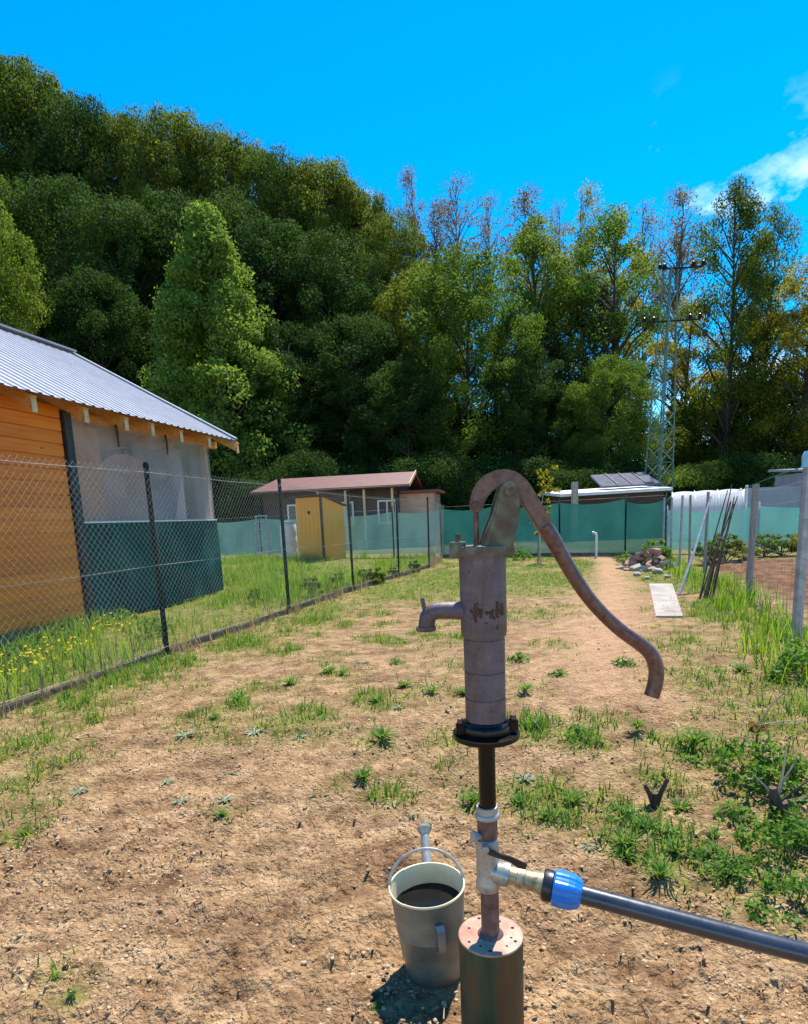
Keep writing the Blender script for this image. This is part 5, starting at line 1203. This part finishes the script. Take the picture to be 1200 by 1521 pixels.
plant('leafy_shrub', 'tall_herb', 972, 838, 1.1, 'bushy green plant growing on top of the rubble heap', 'shrub', sz=.95, mat='l_weed')
plant('leafy_shrub', 'bramble', 925, 838, .8, 'low green plant beside the rubble heap', 'shrub')
for i, (x, y) in enumerate([(1050, 838), (1075, 835), (1105, 832), (1135, 828), (1160, 826), (1190, 825), (1215, 826)]):
    plant('garden_plant', 'tall_herb', x, y, 1.15 + .2 * sin(i * 2), 'leafy vegetable plant in the row behind the dug soil', 'plant', 'vegetable row behind the dug soil', .85 + .25 * sin(i * 3), ('l_mid', 'l_olive', 'l_yellow')[i % 3])
for i, (x, y) in enumerate([(540, 866), (560, 868), (585, 858), (615, 850), (465, 885), (380, 895), (505, 872)]):
    q = gp(x, y); plant('fence_weed', 'tall_herb', x, y, .55 + .12 * sin(i * 2.1), 'tall dark weed growing through the foot of the chain-link fence', 'weed', 'tall weeds along the chain-link fence', .95)
for i, (x, y) in enumerate([(25, 990), (60, 970), (95, 955), (20, 1005), (180, 930), (230, 945)]):
    plant('flowering_weed', 'herb', x, y, .9, 'leafy weed with small yellow flowers in the cabin garden', 'weed', 'flowering weeds in the cabin garden', 1.0)
fr = np.random.default_rng(4); fc = []
for (x, y) in [(25, 985), (60, 970), (40, 975), (95, 955), (150, 925), (185, 925)]:
    q = gp(x, y, .2); fc.append(np.array([q.x, q.y, .2]) + fr.normal(0, 1, (26, 3)) * np.array([.14, .14, .05]))
v, f = leaves(np.concatenate(fc), np.tile([0, -.3, 1.0], (26 * 6, 1)), .028, fr, .9, .3)
o = linkobj('yellow_flowers', raw_mesh('yellow_flowers', v, f, 4, M['l_flower'])); tag(o, 'sprinkle of small yellow flowers in the cabin garden grass', 'flowers', kind='stuff')
# pruned stump with bare stems, broken twig, dark stub
q = gp(1150, 1225); st = root('pruned_stump', (q.x, q.y, 0), 'pruned brown stump with pale bare stems among leafy herbs', 'stump')
MB().tube([(q.x, q.y, -.05), (q.x + .005, q.y, .06), (q.x - .015, q.y, .15)], [.036, .027, .013], 10).build('stub', M['stick'], st)
for (a, l, lean_, m_) in ((.1, .22, .03, 'paletimber'), (.9, .15, .06, 'greywood'), (2.6, .10, -.05, 'greywood'), (3.4, .06, -.09, 'stick'), (5.5, .12, .09, 'stick')):
    p_ = Vector((q.x, q.y, .08)); e = p_ + Vector((lean_ * 1.2, .05 * sin(a * 3), l)); MB().tube([p_, p_.lerp(e, .5) + Vector((.01 * sin(a * 5), 0, .01)), e], [.0055, .0045, .0028], 7).build('stem', M[m_], st)
MB().tube([Vector((q.x, q.y, .07)), Vector((q.x + .10, q.y + .01, .085)), Vector((q.x + .24, q.y + .03, .13))], [.020, .016, .012], 8).build('limb', M['stick'], st)
q = gp(1122, 1125); tw = root('broken_twig', (q.x, q.y, 0), 'thin broken brown twig with withered leaves above the dark bramble', 'twig')
a_ = Vector((q.x, q.y, .16)); e1 = Vector((q.x + .22, q.y + .16, .27)); MB().tube([(q.x, q.y, -.02), a_, a_.lerp(e1, .5) + UP * .02, e1], [.006, .005, .004, .0025], 6).build('twig', M['stick'], tw)
MB().tube([a_, a_ + Vector((.12, .01, .012)), a_ + Vector((.24, .03, .005))], [.004, .003, .002], 6).build('twig', M['greywood'], tw)
wl = [((a_.x + fr.normal(0, .02), a_.y + fr.normal(0, .02), .15 + .02 * fr.random()), .03) for _ in range(4)]
o = crown_mesh('withered_leaves', wl, 12, .035, 77, M['l_rust'], .5); off = np.array([q.x, q.y, 0]); co = np.empty(len(o.vertices) * 3, np.float32); o.vertices.foreach_get('co', co); co = co.reshape(-1, 3) - off; o.vertices.foreach_set('co', co.astype(np.float32).ravel()); linkobj('withered_leaves', o, tw)
q = gp(972, 1195); sb = root('cut_stub', (q.x, q.y, 0), 'dark forked cut stub sticking out of the soil', 'stub')
for (dx, l, r0_) in ((-.045, .09, .010), (.0, .05, .014), (.05, .11, .010)): MB().tube([(q.x, q.y, -.02), (q.x + dx * .5, q.y, l * .5), (q.x + dx, q.y, l)], [r0_ * 1.3, r0_, r0_ * .8], 8).build('fork', M['darkwood'], sb)
# young tree with stake by the back fence
q = gp(798, 836); yt = root('young_tree', (q.x, q.y, 0), 'young tree with yellow green leaves tied to a stake by the back fence', 'tree')
MB().tube([(q.x, q.y, -.05), (q.x + .03, q.y, .9), (q.x + .12, q.y, 1.5), (q.x + .2, q.y, 2.0)], [.02, .016, .012, .006], 8).build('trunk', M['greywood'], yt)
MB().tube([(q.x + .04, q.y - .1, -.05), (q.x + .03, q.y - .06, 1.15)], .018, 8).build('stake', M['paletimber'], yt)
cl = [((q.x + .2 + fr.normal(0, .14), q.y + fr.normal(0, .14), 1.75 + fr.normal(0, .22)), .10) for _ in range(16)] + [((q.x + fr.normal(0, .14), q.y + fr.normal(0, .1), .9 + fr.normal(0, .25)), .07) for _ in range(8)]
cl = [((c[0] - q.x, c[1] - q.y, c[2]), r_) for c, r_ in cl]
linkobj('crown', crown_mesh('crown', cl, 16, .085, 78, M['l_yellow'], .6, .8, .2), yt)
plant('leafy_shrub', 'bramble', 775, 833, .9, 'low bush beside the young staked tree', 'shrub', sz=1.2)
